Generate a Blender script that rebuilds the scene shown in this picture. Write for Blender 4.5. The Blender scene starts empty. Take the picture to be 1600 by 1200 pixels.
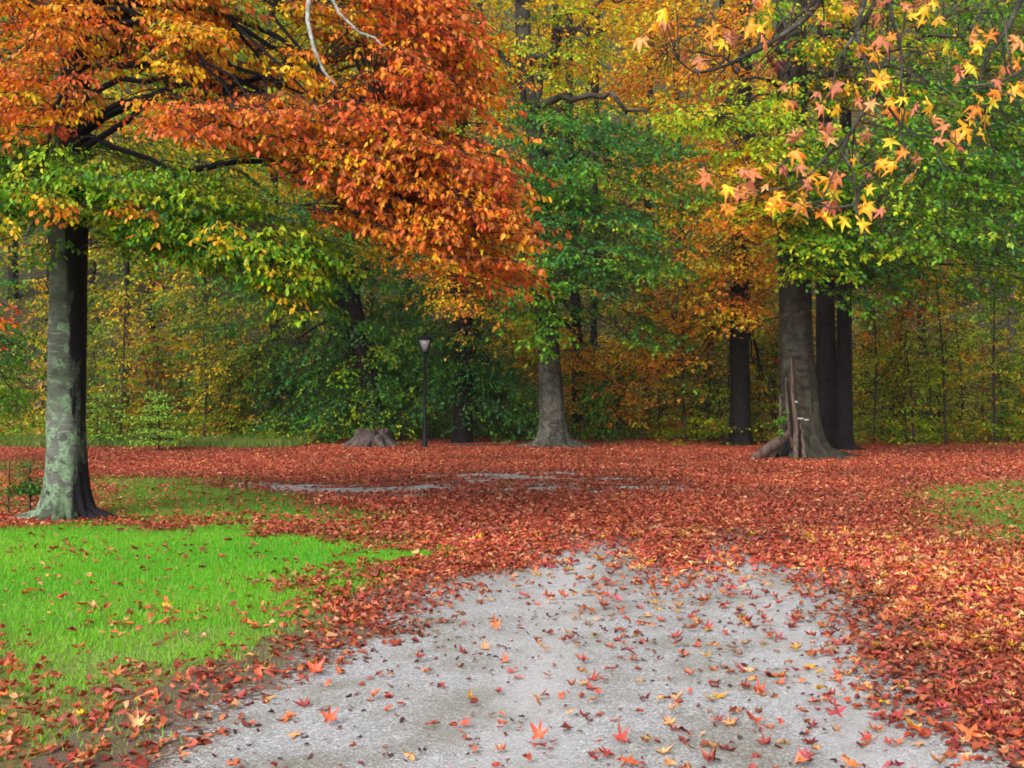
import bpy, math, random
import numpy as np
from mathutils import Vector, noise as mnoise

R = np.random.default_rng(11)
random.seed(5)
S = bpy.context.scene
COL = S.collection

# ------------------------------------------------------------------ camera, sky, sun
F = 1689.0
CAM_H = 1.6
cd = bpy.data.cameras.new('camera'); cam = bpy.data.objects.new('camera', cd); COL.objects.link(cam)
cam.location = (0, 0, CAM_H); cam.rotation_euler = (math.radians(90.17), 0, 0)
cd.sensor_width = 36; cd.lens = 36 * F / 1600; cd.clip_start = .05; cd.clip_end = 1000
S.camera = cam
W = bpy.data.worlds.new('World'); S.world = W; W.use_nodes = True
wn = W.node_tree; bg = wn.nodes['Background']
sky = wn.nodes.new('ShaderNodeTexSky'); sky.sky_type = 'NISHITA'; sky.sun_disc = False
SUN_EL, SUN_AZ = math.radians(36), math.radians(208)
sky.sun_elevation = SUN_EL; sky.sun_rotation = SUN_AZ
sky.air_density = 1.0; sky.dust_density = 4.0; sky.ozone_density = .6
hs = wn.nodes.new('ShaderNodeHueSaturation'); hs.inputs['Saturation'].default_value = .2
wn.links.new(sky.outputs[0], hs.inputs['Color']); wn.links.new(hs.outputs[0], bg.inputs['Color'])
bg.inputs['Strength'].default_value = .14
sl = bpy.data.lights.new('sun', 'SUN'); sl.energy = 1.5; sl.angle = math.radians(38); sl.color = (1, .92, .8)
so = bpy.data.objects.new('sun', sl); COL.objects.link(so)
sd = Vector((math.sin(SUN_AZ) * math.cos(SUN_EL), math.cos(SUN_AZ) * math.cos(SUN_EL), math.sin(SUN_EL)))
so.rotation_euler = sd.to_track_quat('Z', 'Y').to_euler(); so.location = sd * 40
S.view_settings.view_transform = 'Standard'; S.view_settings.look = 'None'
S.view_settings.exposure = 0.92; S.view_settings.gamma = 1
S.render.engine = 'CYCLES'; S.cycles.filter_width = 1.8

# ------------------------------------------------------------------ helpers
def P(px, py, Y):
    return np.array([(px - 800) / F * Y, Y, CAM_H - (py - 605) / F * Y])
def G(px, py):
    Y = CAM_H * F / (py - 605); return ((px - 800) / F * Y, Y)
def pix(x, y, z):
    return 800 + x / y * F, 605 + (CAM_H - z) / y * F

def vnoise(x, y, s, seed=0):
    """smooth value noise on arrays, 0..1"""
    x = np.asarray(x, float) * s + seed * 17.3; y = np.asarray(y, float) * s + seed * 9.7
    xi = np.floor(x).astype(np.int64); yi = np.floor(y).astype(np.int64); fx = x - xi; fy = y - yi
    fx = fx * fx * (3 - 2 * fx); fy = fy * fy * (3 - 2 * fy)
    def h(a, b):
        n = (a * 374761393 + b * 668265263 + seed * 1442695) & 0x7fffffff
        n = ((n ^ (n >> 13)) * 1274126177) & 0x7fffffff
        return ((n ^ (n >> 16)) & 0xffff) / 65535.
    return (h(xi, yi) * (1 - fx) + h(xi + 1, yi) * fx) * (1 - fy) + (h(xi, yi + 1) * (1 - fx) + h(xi + 1, yi + 1) * fx) * fy
def fbm(x, y, s, seed=0):
    return (vnoise(x, y, s, seed) + .5 * vnoise(x, y, s * 2.1, seed + 1) + .25 * vnoise(x, y, s * 4.3, seed + 2)) / 1.75

def gz(x, y):
    x = np.asarray(x, float); y = np.asarray(y, float)
    z = .05 * (fbm(x, y, .22, 3) - .5) + .02 * (fbm(x, y, 1.1, 5) - .5)
    r = np.clip(y - 38 - .02 * x, 0, None)
    z = z + .62 * (np.sqrt(r * r + 36) - 6) + np.where(y > 38, 1.5 * (fbm(x, y, .07, 8) - .5) * np.clip((y - 38) / 10, 0, 1), 0)
    return z
def gz1(x, y): return float(gz(np.array([x]), np.array([y]))[0])

def sdist(poly, x, y):
    """signed distance to polygon (negative inside)"""
    poly = np.asarray(poly, float); d = np.full(np.shape(x), 1e9); ins = np.zeros(np.shape(x), bool)
    n = len(poly)
    for i in range(n):
        a = poly[i]; b = poly[(i + 1) % n]; e = b - a
        t = np.clip(((x - a[0]) * e[0] + (y - a[1]) * e[1]) / (e @ e + 1e-9), 0, 1)
        d = np.minimum(d, np.hypot(x - a[0] - t * e[0], y - a[1] - t * e[1]))
        c = ((a[1] > y) != (b[1] > y)) & (x < (b[0] - a[0]) * (y - a[1]) / (b[1] - a[1] + 1e-12) + a[0])
        ins ^= c
    return np.where(ins, -d, d)

def tag(o, label=None, cat=None, group=None, kind=None):
    if label: o['label'] = label
    if cat: o['category'] = cat
    if group: o['group'] = group
    if kind: o['kind'] = kind
    return o
def empty(name, loc):
    o = bpy.data.objects.new(name, None); COL.objects.link(o); o.location = loc; o.empty_display_size = .3
    return o
def link(name, me, mat, parent=None):
    o = bpy.data.objects.new(name, me); COL.objects.link(o)
    if mat and not me.materials: me.materials.append(mat)
    if parent:
        o.parent = parent; o.location = (0, 0, 0)
        # geometry was written in world space: bring it into the parent's frame
        me.transform(__import__('mathutils').Matrix.Translation(-Vector(parent.location)))
    return o
def raw_mesh(name, V, loops, counts, col=None, smooth=False):
    me = bpy.data.meshes.new(name); V = np.ascontiguousarray(V, np.float32)
    me.vertices.add(len(V)); me.vertices.foreach_set('co', V.ravel())
    me.loops.add(len(loops)); me.loops.foreach_set('vertex_index', np.ascontiguousarray(loops, np.int32))
    st = np.zeros(len(counts), np.int32); st[1:] = np.cumsum(counts)[:-1]
    me.polygons.add(len(counts)); me.polygons.foreach_set('loop_start', st)
    if smooth: me.polygons.foreach_set('use_smooth', np.ones(len(counts), bool))
    me.update(calc_edges=True)
    if col is not None:
        a = me.attributes.new('tint', 'FLOAT_COLOR', 'POINT')
        c = np.ones((len(V), 4), np.float32); c[:, :3] = col; a.data.foreach_set('color', c.ravel())
    return me

# leaf shapes: verts (side, along, up), faces
BEECH = (np.array([[0, 0, 0], [.25, .28, .07], [.23, .66, .05], [0, 1, -.1], [-.23, .66, .05], [-.25, .28, .07]]), [[0, 1, 2, 3], [0, 3, 4, 5]])
SMALL = (np.array([[0, 0, 0], [.3, .5, .08], [0, 1, -.05], [-.3, .5, .08]]), [[0, 1, 2], [0, 2, 3]])
def star_shape():
    v = [[0, .1, 0]]; tips = [(-108, .6), (-52, .9), (0, 1.0), (52, .9), (108, .6)]; nt_ = [-160, -80, -26, 26, 80, 160]; nr = [.14, .26, .33, .33, .26, .14]; f = []
    for a, r in zip(nt_, nr): a = math.radians(a); v.append([math.sin(a) * r, .1 + math.cos(a) * r, .05])
    for i, (a, r) in enumerate(tips):
        a = math.radians(a); u = np.array([math.sin(a), math.cos(a)]); w = np.array([-u[1], u[0]]); k = len(v)
        for q, m_, z in ((.5, -.115, .09), (.5, .115, .09), (.55, 0, .02)): p = u * r * q + w * m_ * (.8 + .2 * r); v.append([p[0], .1 + p[1], z])
        p = u * r; v.append([p[0], .1 + p[1], .16 + .06 * (i % 2)])
        f += [[0, 1 + i, k + 1, k + 2], [0, k + 2, k, 2 + i], [k + 2, k + 1, k + 3], [k + 2, k + 3, k]]
    k = len(v); v += [[-.012, .08, 0], [.012, .08, 0], [.03, -.5, .04], [.01, -.5, .04]]; f.append([k, k + 1, k + 2, k + 3])
    return np.array(v, float), f
STAR = star_shape()
def oval_shape():
    return np.array([[0, 0, 0], [.2, .2, .08], [.27, .5, .14], [.15, .8, .05], [0, 1, .1], [-.15, .8, .0], [-.27, .5, .16], [-.2, .2, .1], [0, .5, 0]]), \
        [[0, 1, 2, 8], [8, 2, 3, 4], [8, 4, 5, 6], [0, 8, 6, 7]]
OVAL = oval_shape()

def norm(a): return a / (np.linalg.norm(a, axis=-1, keepdims=True) + 1e-9)
def leaf_mesh(name, pos, ax, nr, size, col, shape, curl=None, col2=None, wob=0.):
    tv, tf = shape; n = len(pos); k = len(tv)
    ax = norm(ax); side = norm(np.cross(ax, nr)); nr = np.cross(side, ax)
    c = np.ones(n) if curl is None else curl
    tz = tv[None, :, 2] * c[:, None]
    if wob:
        rw = np.random.default_rng(n); j = rw.normal(0, wob, (n, k, 3)); TV = tv[None] + j * np.array([1, 1, 0]); tz = tz + j[..., 2] * 2.2; sx = rw.uniform(.65, 1.1, (n, 1))
        V = pos[:, None] + size[:, None, None] * ((TV[..., 0] * sx)[..., None] * side[:, None] + TV[..., 1, None] * ax[:, None] + tz[..., None] * nr[:, None])
    else: V = pos[:, None] + size[:, None, None] * (tv[None, :, 0, None] * side[:, None] + tv[None, :, 1, None] * ax[:, None] + tz[..., None] * nr[:, None])
    fl = np.concatenate([np.array(f) for f in tf]); cnt = np.array([len(f) for f in tf])
    loops = (fl[None] + (np.arange(n) * k)[:, None]).ravel(); counts = np.tile(cnt, n)
    cc = np.repeat(col, k, 0)
    if col2 is not None:
        w = np.clip((np.hypot(tv[:, 0], tv[:, 1] - .1) - .1) / .8, 0, 1)[None, :, None]; cc = (col[:, None] * (1 - w) + col2[:, None] * w).reshape(-1, 3)
    return raw_mesh(name, V.reshape(-1, 3), loops, counts, cc)

class Geo:
    """collects verts/quads of tubes for one mesh"""
    def __init__(s): s.V = []; s.L = []; s.n = 0
    def tubes(s, pts, rad, seg=5):
        """pts (n,k,3), rad (n,k): n polylines"""
        pts = np.asarray(pts, float); rad = np.asarray(rad, float)
        if pts.ndim == 2: pts = pts[None]; rad = rad[None]
        n, k, _ = pts.shape
        d = norm(np.gradient(pts, axis=1)); ref = np.where(np.abs(d[:, :1, 2:]) > .9, np.array([1., 0, 0]), np.array([0, 0, 1.]))
        ref = np.broadcast_to(ref, d.shape); u = norm(np.cross(d, ref)); v = np.cross(d, u)
        a = np.arange(seg) / seg * 2 * math.pi
        V = pts[:, :, None] + rad[:, :, None, None] * (np.cos(a)[None, None, :, None] * u[:, :, None] + np.sin(a)[None, None, :, None] * v[:, :, None])
        i, j, t = np.meshgrid(np.arange(n), np.arange(k - 1), np.arange(seg), indexing='ij')
        b = i * k * seg + j * seg; t2 = (t + 1) % seg
        q = np.stack([b + t, b + t2, b + seg + t2, b + seg + t], -1).reshape(-1, 4) + s.n
        s.V.append(V.reshape(-1, 3)); s.L.append(q); s.n += n * k * seg
    def grid(s, V, wrap=True):
        """V (k,seg,3) rings"""
        k, seg, _ = V.shape
        j, t = np.meshgrid(np.arange(k - 1), np.arange(seg if wrap else seg - 1), indexing='ij'); t2 = (t + 1) % seg
        q = np.stack([j * seg + t, j * seg + t2, (j + 1) * seg + t2, (j + 1) * seg + t], -1).reshape(-1, 4) + s.n
        s.V.append(V.reshape(-1, 3)); s.L.append(q); s.n += k * seg
    def mesh(s, name, smooth=True, col=None):
        V = np.concatenate(s.V); q = np.concatenate(s.L)
        return raw_mesh(name, V, q.ravel(), np.full(len(q), 4), col, smooth)

# ------------------------------------------------------------------ materials
def mat(name):
    m = bpy.data.materials.new(name); m.use_nodes = True; nt = m.node_tree; b = nt.nodes['Principled BSDF']
    return m, nt, b
def N(nt, t, **kw):
    n = nt.nodes.new(t)
    for k, v in kw.items():
        if k in n.inputs.keys(): n.inputs[k].default_value = v
        else: setattr(n, k, v)
    return n
def ramp(nt, stops, interp='LINEAR'):
    r = nt.nodes.new('ShaderNodeValToRGB'); r.color_ramp.interpolation = interp; e = r.color_ramp.elements
    e[0].position, e[0].color = stops[0][0], (*stops[0][1], 1); e[1].position, e[1].color = stops[-1][0], (*stops[-1][1], 1)
    for p, c in stops[1:-1]: x = e.new(p); x.color = (*c, 1)
    return r
def mixc(nt, fac, a, b, mode='MIX'):
    m = nt.nodes.new('ShaderNodeMix'); m.data_type = 'RGBA'; m.blend_type = mode
    for sock, v in ((m.inputs[0], fac), (m.inputs[6], a), (m.inputs[7], b)):
        if hasattr(v, 'is_output'): nt.links.new(v, sock)
        else: sock.default_value = v if not isinstance(v, tuple) else (*v, 1)
    return m.outputs[2]
def bump(nt, b, h, strength=.5, dist=.02):
    n = nt.nodes.new('ShaderNodeBump'); n.inputs['Strength'].default_value = strength; n.inputs['Distance'].default_value = dist
    nt.links.new(h, n.inputs['Height']); nt.links.new(n.outputs[0], b.inputs['Normal'])

def foliage_mat(name, trans=.35, rough=.38, spec=.5):
    m, nt, b = mat(name)
    at = N(nt, 'ShaderNodeAttribute', attribute_name='tint')
    nt.links.new(at.outputs['Color'], b.inputs['Base Color']); b.inputs['Roughness'].default_value = rough
    b.inputs['Specular IOR Level'].default_value = spec
    tr = N(nt, 'ShaderNodeBsdfTranslucent'); mx = N(nt, 'ShaderNodeMixShader'); mx.inputs[0].default_value = trans
    sat = N(nt, 'ShaderNodeHueSaturation', Saturation=1.1, Value=1.3); nt.links.new(at.outputs['Color'], sat.inputs['Color'])
    nt.links.new(sat.outputs[0], tr.inputs['Color']); out = nt.nodes['Material Output']
    nt.links.new(b.outputs[0], mx.inputs[1]); nt.links.new(tr.outputs[0], mx.inputs[2]); nt.links.new(mx.outputs[0], out.inputs[0])
    return m
M_LEAF = foliage_mat('leaf_tissue', .42, .45, .3)
M_LITTER = foliage_mat('wet_fallen_leaf', .12, .42, .35)
M_GRASS = foliage_mat('grass_blade', .35, .5, .3)

def bark_mat(name, base, dark, lichen=None, wet_shade=0., bands=.5, fine=1., moss=(.02, .018, .013)):
    m, nt, b = mat(name); tc = N(nt, 'ShaderNodeTexCoord')
    mp = N(nt, 'ShaderNodeMapping'); mp.inputs['Scale'].default_value = (1, 1, 1.9); nt.links.new(tc.outputs['Object'], mp.inputs[0])
    n1 = N(nt, 'ShaderNodeTexNoise', Scale=2.2 * fine, Detail=8., Roughness=.65); nt.links.new(mp.outputs[0], n1.inputs['Vector'])
    r1 = ramp(nt, [(.34, dark), (.52, base), (.72, tuple(min(1, c * 1.5) for c in base))]); nt.links.new(n1.outputs[0], r1.inputs[0])
    # thin horizontal rings of smooth bark
    mp2 = N(nt, 'ShaderNodeMapping'); mp2.inputs['Scale'].default_value = (2.2, 2.2, 34); nt.links.new(tc.outputs['Object'], mp2.inputs[0])
    n2 = N(nt, 'ShaderNodeTexNoise', Scale=1.8 * fine, Detail=4., Distortion=.8); nt.links.new(mp2.outputs[0], n2.inputs['Vector'])
    r2 = ramp(nt, [(.6, (0, 0, 0)), (.68, (1, 1, 1))]); nt.links.new(n2.outputs[0], r2.inputs[0])
    mm = N(nt, 'ShaderNodeMath', operation='MULTIPLY'); mm.inputs[1].default_value = bands; nt.links.new(r2.outputs[0], mm.inputs[0])
    c = mixc(nt, mm.outputs[0], r1.outputs[0], tuple(min(1, x * 2.1 + .03) for x in base))
    if lichen:
        n3 = N(nt, 'ShaderNodeTexNoise', Scale=5.5, Detail=5., Roughness=.55, Distortion=.5); nt.links.new(tc.outputs['Object'], n3.inputs['Vector'])
        sep = N(nt, 'ShaderNodeSeparateXYZ'); nt.links.new(tc.outputs['Object'], sep.inputs[0])
        mr = N(nt, 'ShaderNodeMapRange'); mr.inputs[1].default_value = 0; mr.inputs[2].default_value = 3.2; mr.inputs[3].default_value = .09; mr.inputs[4].default_value = -.02
        nt.links.new(sep.outputs[2], mr.inputs[0]); ad = N(nt, 'ShaderNodeMath', operation='ADD'); nt.links.new(n3.outputs[0], ad.inputs[0]); nt.links.new(mr.outputs[0], ad.inputs[1])
        r3 = ramp(nt, [(.56, (0, 0, 0)), (.585, (1, 1, 1))]); nt.links.new(ad.outputs[0], r3.inputs[0])
        n4 = N(nt, 'ShaderNodeTexNoise', Scale=26., Detail=3.); nt.links.new(tc.outputs['Object'], n4.inputs['Vector'])
        r4 = ramp(nt, [(.35, tuple(x * .5 for x in lichen)), (.62, lichen)]); nt.links.new(n4.outputs[0], r4.inputs[0])
        c = mixc(nt, r3.outputs[0], c, r4.outputs[0])
        n5 = N(nt, 'ShaderNodeTexNoise', Scale=1.3, Detail=6.); nt.links.new(tc.outputs['Object'], n5.inputs['Vector'])
        r5 = ramp(nt, [(.42, (0, 0, 0)), (.7, (.8, .8, .8))]); nt.links.new(n5.outputs[0], r5.inputs[0])
        c = mixc(nt, r5.outputs[0], c, moss)
    if wet_shade:
        # black streak down one side: wet bark, plus the stem's shaded side painted in
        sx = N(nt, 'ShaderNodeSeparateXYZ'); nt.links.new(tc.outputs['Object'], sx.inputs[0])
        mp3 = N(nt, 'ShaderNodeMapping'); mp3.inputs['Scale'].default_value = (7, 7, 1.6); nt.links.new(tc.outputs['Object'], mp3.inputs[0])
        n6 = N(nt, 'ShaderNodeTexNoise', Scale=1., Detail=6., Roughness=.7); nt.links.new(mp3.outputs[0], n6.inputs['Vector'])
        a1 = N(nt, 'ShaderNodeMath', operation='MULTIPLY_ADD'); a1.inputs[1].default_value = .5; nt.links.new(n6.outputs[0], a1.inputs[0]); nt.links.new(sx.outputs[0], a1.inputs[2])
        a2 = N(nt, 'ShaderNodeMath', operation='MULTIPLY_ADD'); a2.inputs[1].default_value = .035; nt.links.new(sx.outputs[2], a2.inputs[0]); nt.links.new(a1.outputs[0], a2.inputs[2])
        r6 = ramp(nt, [(wet_shade, (0, 0, 0)), (wet_shade + .05, (1, 1, 1))]); nt.links.new(a2.outputs[0], r6.inputs[0])
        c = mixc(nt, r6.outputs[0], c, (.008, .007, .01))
    nt.links.new(c, b.inputs['Base Color']); b.inputs['Roughness'].default_value = .75; b.inputs['Specular IOR Level'].default_value = .14
    nb = N(nt, 'ShaderNodeTexNoise', Scale=9. * fine, Detail=8., Roughness=.7); nt.links.new(mp.outputs[0], nb.inputs['Vector'])
    bump(nt, b, nb.outputs[0], .7, .03)
    return m
B_BEECH = bark_mat('beech_bark_with_lichen', (.10, .105, .092), (.022, .024, .02), (.19, .28, .18), wet_shade=.43, bands=.9, moss=(.03, .05, .02))
B_GREY = bark_mat('grey_speckled_bark', (.062, .055, .045), (.014, .012, .010), (.13, .13, .11), bands=.5)
B_OLD = bark_mat('old_brown_grey_bark', (.040, .031, .025), (.006, .0045, .004), (.07, .075, .05), bands=.35, fine=1.8)
B_DARK = bark_mat('dark_wet_bark', (.012, .0085, .009), (.003, .0025, .003), None, bands=.3)
B_TWIG = bark_mat('twig_bark', (.05, .036, .028), (.015, .011, .01), None, bands=.3, fine=3)
B_PALE = bark_mat('pale_lichened_twig_bark', (.30, .31, .28), (.09, .09, .08), None, bands=.3, fine=4)
def plain(name, c, rough=.6, metal=0., nscale=30., var=.3):
    m, nt, b = mat(name); tc = N(nt, 'ShaderNodeTexCoord'); n = N(nt, 'ShaderNodeTexNoise', Scale=nscale, Detail=5.); nt.links.new(tc.outputs['Object'], n.inputs['Vector'])
    r = ramp(nt, [(.3, tuple(x * (1 - var) for x in c)), (.7, tuple(x * (1 + var) for x in c))]); nt.links.new(n.outputs[0], r.inputs[0])
    nt.links.new(r.outputs[0], b.inputs['Base Color']); b.inputs['Roughness'].default_value = rough; b.inputs['Metallic'].default_value = metal
    return m, nt, b

# ------------------------------------------------------------------ ground masks (world metres)
GP = lambda pts: [G(*p) for p in pts]
LAWN = GP([(-500, 826), (-100, 822), (60, 826), (220, 822), (420, 828), (560, 838), (640, 868), (600, 898), (500, 935), (420, 975), (370, 1015), (250, 1050), (160, 1062), (70, 1035), (-60, 1020), (-500, 1010)])
STRIP = GP([(145, 750), (300, 748), (420, 760), (500, 778), (560, 805), (480, 812), (300, 812), (170, 800)])
LEFTG = GP([(-600, 722), (60, 724), (70, 760), (60, 800), (-600, 800)])
RIGHTG = GP([(1460, 758), (1600, 752), (2300, 740), (2300, 900), (1650, 880), (1560, 862), (1500, 835), (1440, 805), (1430, 780)])
PATHP = GP([(150, 1215), (260, 1165), (390, 1085), (500, 1030), (620, 955), (700, 905), (810, 880), (890, 846), (960, 838), (1060, 850), (1150, 836), (1200, 850), (1230, 880), (1310, 895), (1340, 940), (1370, 1010), (1430, 1070), (1480, 1110), (1560, 1150), (1640, 1215)])
b0 = [(-1.9, 4.1), (-2.4, 1.5), (-2.6, -6), (3.2, -6), (2.9, 1.5), (2.4, 4.1)]
PATHP = PATHP[:-1]; PATHP = PATHP[1:] + [(2.35, 4.2), (2.6, 1.5), (2.9, -8), (-2.4, -8), (-2.0, 1.5), (-1.75, 4.2)]
PATCH1 = GP([(400, 757), (520, 750), (640, 755), (740, 763), (770, 772), (640, 777), (500, 773)])
PATCH2 = GP([(620, 748), (720, 738), (860, 737), (960, 747), (1040, 755), (1040, 765), (950, 764), (910, 778), (800, 773), (810, 760), (720, 756)])
def on_path(x, y):   # 1 where the gravel is open
    d = sdist(PATHP, x, y) + .7 * (fbm(x, y, 1.6, 21) - .5) + .25 * (fbm(x, y, 6., 22) - .5)
    m = np.clip(.5 - d / (.75 + .12 * np.clip(y - 7, 0, 5)), 0, 1)
    # wheel tracks carry a wedge of leaves between them far up the drive
    xc = x - (1.25 + (y - 7) * .085)
    w = np.exp(-(xc / .38) ** 2) * np.clip((y - 8.2) / 2.2, 0, 1)
    m = m * (1 - .8 * w)
    for p in (PATCH1, PATCH2):
        d = sdist(p, x, y) + 2.2 * (fbm(x * .45, y * 1.5, .9, 27) - .5)
        m = np.maximum(m, np.clip(.75 - d / .8, 0, 1) * np.clip(.62 + 4 * (fbm(x * .35, y * 1.8, 2.2, 29) - .42) + 1.6 * (fbm(x * .8, y * 1.5, 7., 30) - .5), 0, .985))
    return m
def thin(x, y): return np.clip((9.0 - y) / 2, 0, 1) * np.clip((-x - .75) / .5, 0, 1)
def on_grass(x, y):
    d = sdist(LAWN, x, y) + 1.7 * (fbm(x, y, 1.3, 31) - .5) + .5 * (fbm(x, y, 5., 32) - .5); m = np.clip(.55 - d / 1.0, 0, 1)
    m = m * (1 - .75 * np.clip((fbm(x, y, 2.3, 39) - .56) * 5, 0, 1) * np.clip((7.9 - y + .25 * (x + 3)) / 1.2, 0, 1))
    d = sdist(STRIP, x, y) + 1.2 * (fbm(x, y, 1.1, 33) - .5); m = np.maximum(m, .92 * np.clip(.7 - d / 1.2, 0, 1))
    d = sdist(LEFTG, x, y) + 1.2 * (fbm(x, y, 1.1, 34) - .5); m = np.maximum(m, .7 * np.clip(.5 - d / .6, 0, 1))
    d = sdist(RIGHTG, x, y) + 1.4 * (fbm(x, y, 1.2, 35) - .5); m = np.maximum(m, .85 * np.clip(.65 - d / 1.2, 0, 1))
    # thin mixed turf in front of the lawn
    f = np.clip((fbm(x, y, 1.8, 37) - .33) * 3, 0, 1) * thin(x, y) * .42
    return np.maximum(m, f) * (1 - np.clip(on_path(x, y) * 2, 0, 1))

# ------------------------------------------------------------------ ground sheets
def sheet(xs, ys, z):
    X, Y = np.meshgrid(xs, ys); return X, Y, z(X, Y)
def grid_mesh(name, X, Y, Z, keep=None, attrs=None):
    ny, nx = X.shape; V = np.stack([X, Y, Z], -1).reshape(-1, 3)
    j, i = np.meshgrid(np.arange(ny - 1), np.arange(nx - 1), indexing='ij'); b = j * nx + i
    q = np.stack([b, b + 1, b + nx + 1, b + nx], -1).reshape(-1, 4)
    if keep is not None:
        q = q[keep[:-1, :-1].ravel()]
        used = np.unique(q); re = np.full(len(V), -1); re[used] = np.arange(len(used)); V = V[used]; q = re[q]
    else: used = np.arange(len(V))
    me = raw_mesh(name, V, q.ravel(), np.full(len(q), 4), None, True)
    for k, v in (attrs or {}).items():
        a = me.attributes.new(k, 'FLOAT', 'POINT'); a.data.foreach_set('value', v.ravel()[used].astype(np.float32))
    return me
xs = np.unique(np.concatenate([np.linspace(-160, -22, 30), np.arange(-22, 22, .22), np.linspace(22, 160, 30)]))
ys = np.unique(np.concatenate([np.linspace(-80, 3, 20), np.arange(3, 33, .16), np.arange(33, 60, .6), np.linspace(60, 170, 25)]))
X, Y, Z = sheet(xs, ys, gz)
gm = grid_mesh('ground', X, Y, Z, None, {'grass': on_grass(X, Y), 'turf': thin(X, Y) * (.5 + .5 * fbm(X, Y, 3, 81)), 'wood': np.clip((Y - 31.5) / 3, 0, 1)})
m, nt, b = mat('leaf_covered_soil'); tc = N(nt, 'ShaderNodeTexCoord')
v = N(nt, 'ShaderNodeTexVoronoi', Scale=13.); v.inputs['Randomness'].default_value = 1
nz = N(nt, 'ShaderNodeTexNoise', Scale=6., Detail=4.); nt.links.new(tc.outputs['Object'], nz.inputs['Vector'])
vm = N(nt, 'ShaderNodeVectorMath', operation='ADD'); nt.links.new(tc.outputs['Object'], vm.inputs[0])
sc = N(nt, 'ShaderNodeVectorMath', operation='SCALE'); sc.inputs['Scale'].default_value = .12; nt.links.new(nz.outputs['Color'], sc.inputs[0]); nt.links.new(sc.outputs[0], vm.inputs[1])
nt.links.new(vm.outputs[0], v.inputs['Vector'])
sp = N(nt, 'ShaderNodeSeparateColor'); nt.links.new(v.outputs['Color'], sp.inputs[0])
rl = ramp(nt, [(0, (.05, .014, .008)), (.35, (.15, .03, .014)), (.6, (.24, .055, .02)), (.85, (.32, .1, .035)), (1, (.09, .03, .018))]); nt.links.new(sp.outputs[0], rl.inputs[0])
ag = N(nt, 'ShaderNodeAttribute', attribute_name='grass')
ng = N(nt, 'ShaderNodeTexNoise', Scale=18., Detail=5.); nt.links.new(tc.outputs['Object'], ng.inputs['Vector'])
rg = ramp(nt, [(.35, (.04, .16, .012)), (.65, (.09, .3, .02))]); nt.links.new(ng.outputs[0], rg.inputs[0])
c = mixc(nt, ag.outputs['Fac'], rl.outputs[0], rg.outputs[0])
at_ = N(nt, 'ShaderNodeAttribute', attribute_name='turf'); rt_ = ramp(nt, [(.3, (.10, .075, .035)), (.5, (.17, .15, .06)), (.7, (.24, .2, .13))]); nt.links.new(ng.outputs[0], rt_.inputs[0])
c = mixc(nt, at_.outputs['Fac'], c, rt_.outputs[0])
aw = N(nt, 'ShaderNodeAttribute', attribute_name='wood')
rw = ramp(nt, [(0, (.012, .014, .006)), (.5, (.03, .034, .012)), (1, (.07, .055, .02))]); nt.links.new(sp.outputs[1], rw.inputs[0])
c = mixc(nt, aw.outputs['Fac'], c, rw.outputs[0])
nt.links.new(c, b.inputs['Base Color']); b.inputs['Roughness'].default_value = .8; b.inputs['Specular IOR Level'].default_value = .2
bump(nt, b, v.outputs['Distance'], .6, .03)
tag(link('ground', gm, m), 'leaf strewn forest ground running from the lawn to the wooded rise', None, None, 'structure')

# gravel drive: finer sheet, 6 mm proud, ending where the leaves bury it
xs = np.arange(-13, 9, .09); ys = np.concatenate([np.arange(-8, 3, .4), np.arange(3, 24, .08)])
X, Y = np.meshgrid(xs, ys); D = np.minimum(sdist(PATHP, X, Y), np.minimum(sdist(PATCH1, X, Y), sdist(PATCH2, X, Y))) + .4 * (fbm(X, Y, 2.2, 41) - .5)
op = on_path(X, Y)
xc_ = X - (1.0 + (Y - 7) * .085) - .12 * (fbm(X * .3, Y, .5, 45) - .5); TR = np.exp(-((np.abs(xc_) - .78) / .24) ** 2)
pm = grid_mesh('gravel_drive', X, Y, gz(X, Y) + .012 + .008 * fbm(X, Y, 3, 44) - .010 * TR, D < .5, {'open': op, 'track': TR * (.5 + .8 * fbm(X, Y, 1.2, 46))})
m, nt, b = mat('grey_gravel'); tc = N(nt, 'ShaderNodeTexCoord')
v1 = N(nt, 'ShaderNodeTexVoronoi', Scale=120.); nt.links.new(tc.outputs['Object'], v1.inputs['Vector'])
s1 = N(nt, 'ShaderNodeSeparateColor'); nt.links.new(v1.outputs['Color'], s1.inputs[0])
r1 = ramp(nt, [(0, (.17, .17, .175)), (.4, (.30, .305, .32)), (.85, (.40, .405, .42)), (1, (.62, .62, .65))]); nt.links.new(s1.outputs[0], r1.inputs[0])
n2 = N(nt, 'ShaderNodeTexNoise', Scale=1.6, Detail=6., Roughness=.6); nt.links.new(tc.outputs['Object'], n2.inputs['Vector'])
r2 = ramp(nt, [(.36, (.68, .65, .56)), (.55, (1, 1, 1))]); nt.links.new(n2.outputs[0], r2.inputs[0])
c = mixc(nt, 1., r1.outputs[0], r2.outputs[0], 'MULTIPLY')
tk = N(nt, 'ShaderNodeAttribute', attribute_name='track'); tm = N(nt, 'ShaderNodeMath', operation='MULTIPLY'); tm.inputs[1].default_value = .45; nt.links.new(tk.outputs['Fac'], tm.inputs[0])
c = mixc(nt, tm.outputs[0], c, (.44, .44, .455))
n3 = N(nt, 'ShaderNodeTexNoise', Scale=34., Detail=4., Roughness=.65); nt.links.new(tc.outputs['Object'], n3.inputs['Vector'])
ao = N(nt, 'ShaderNodeAttribute', attribute_name='open')
m1 = N(nt, 'ShaderNodeMath', operation='MULTIPLY_ADD'); m1.inputs[1].default_value = -.42; m1.inputs[2].default_value = .5; nt.links.new(ao.outputs['Fac'], m1.inputs[0])
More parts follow.
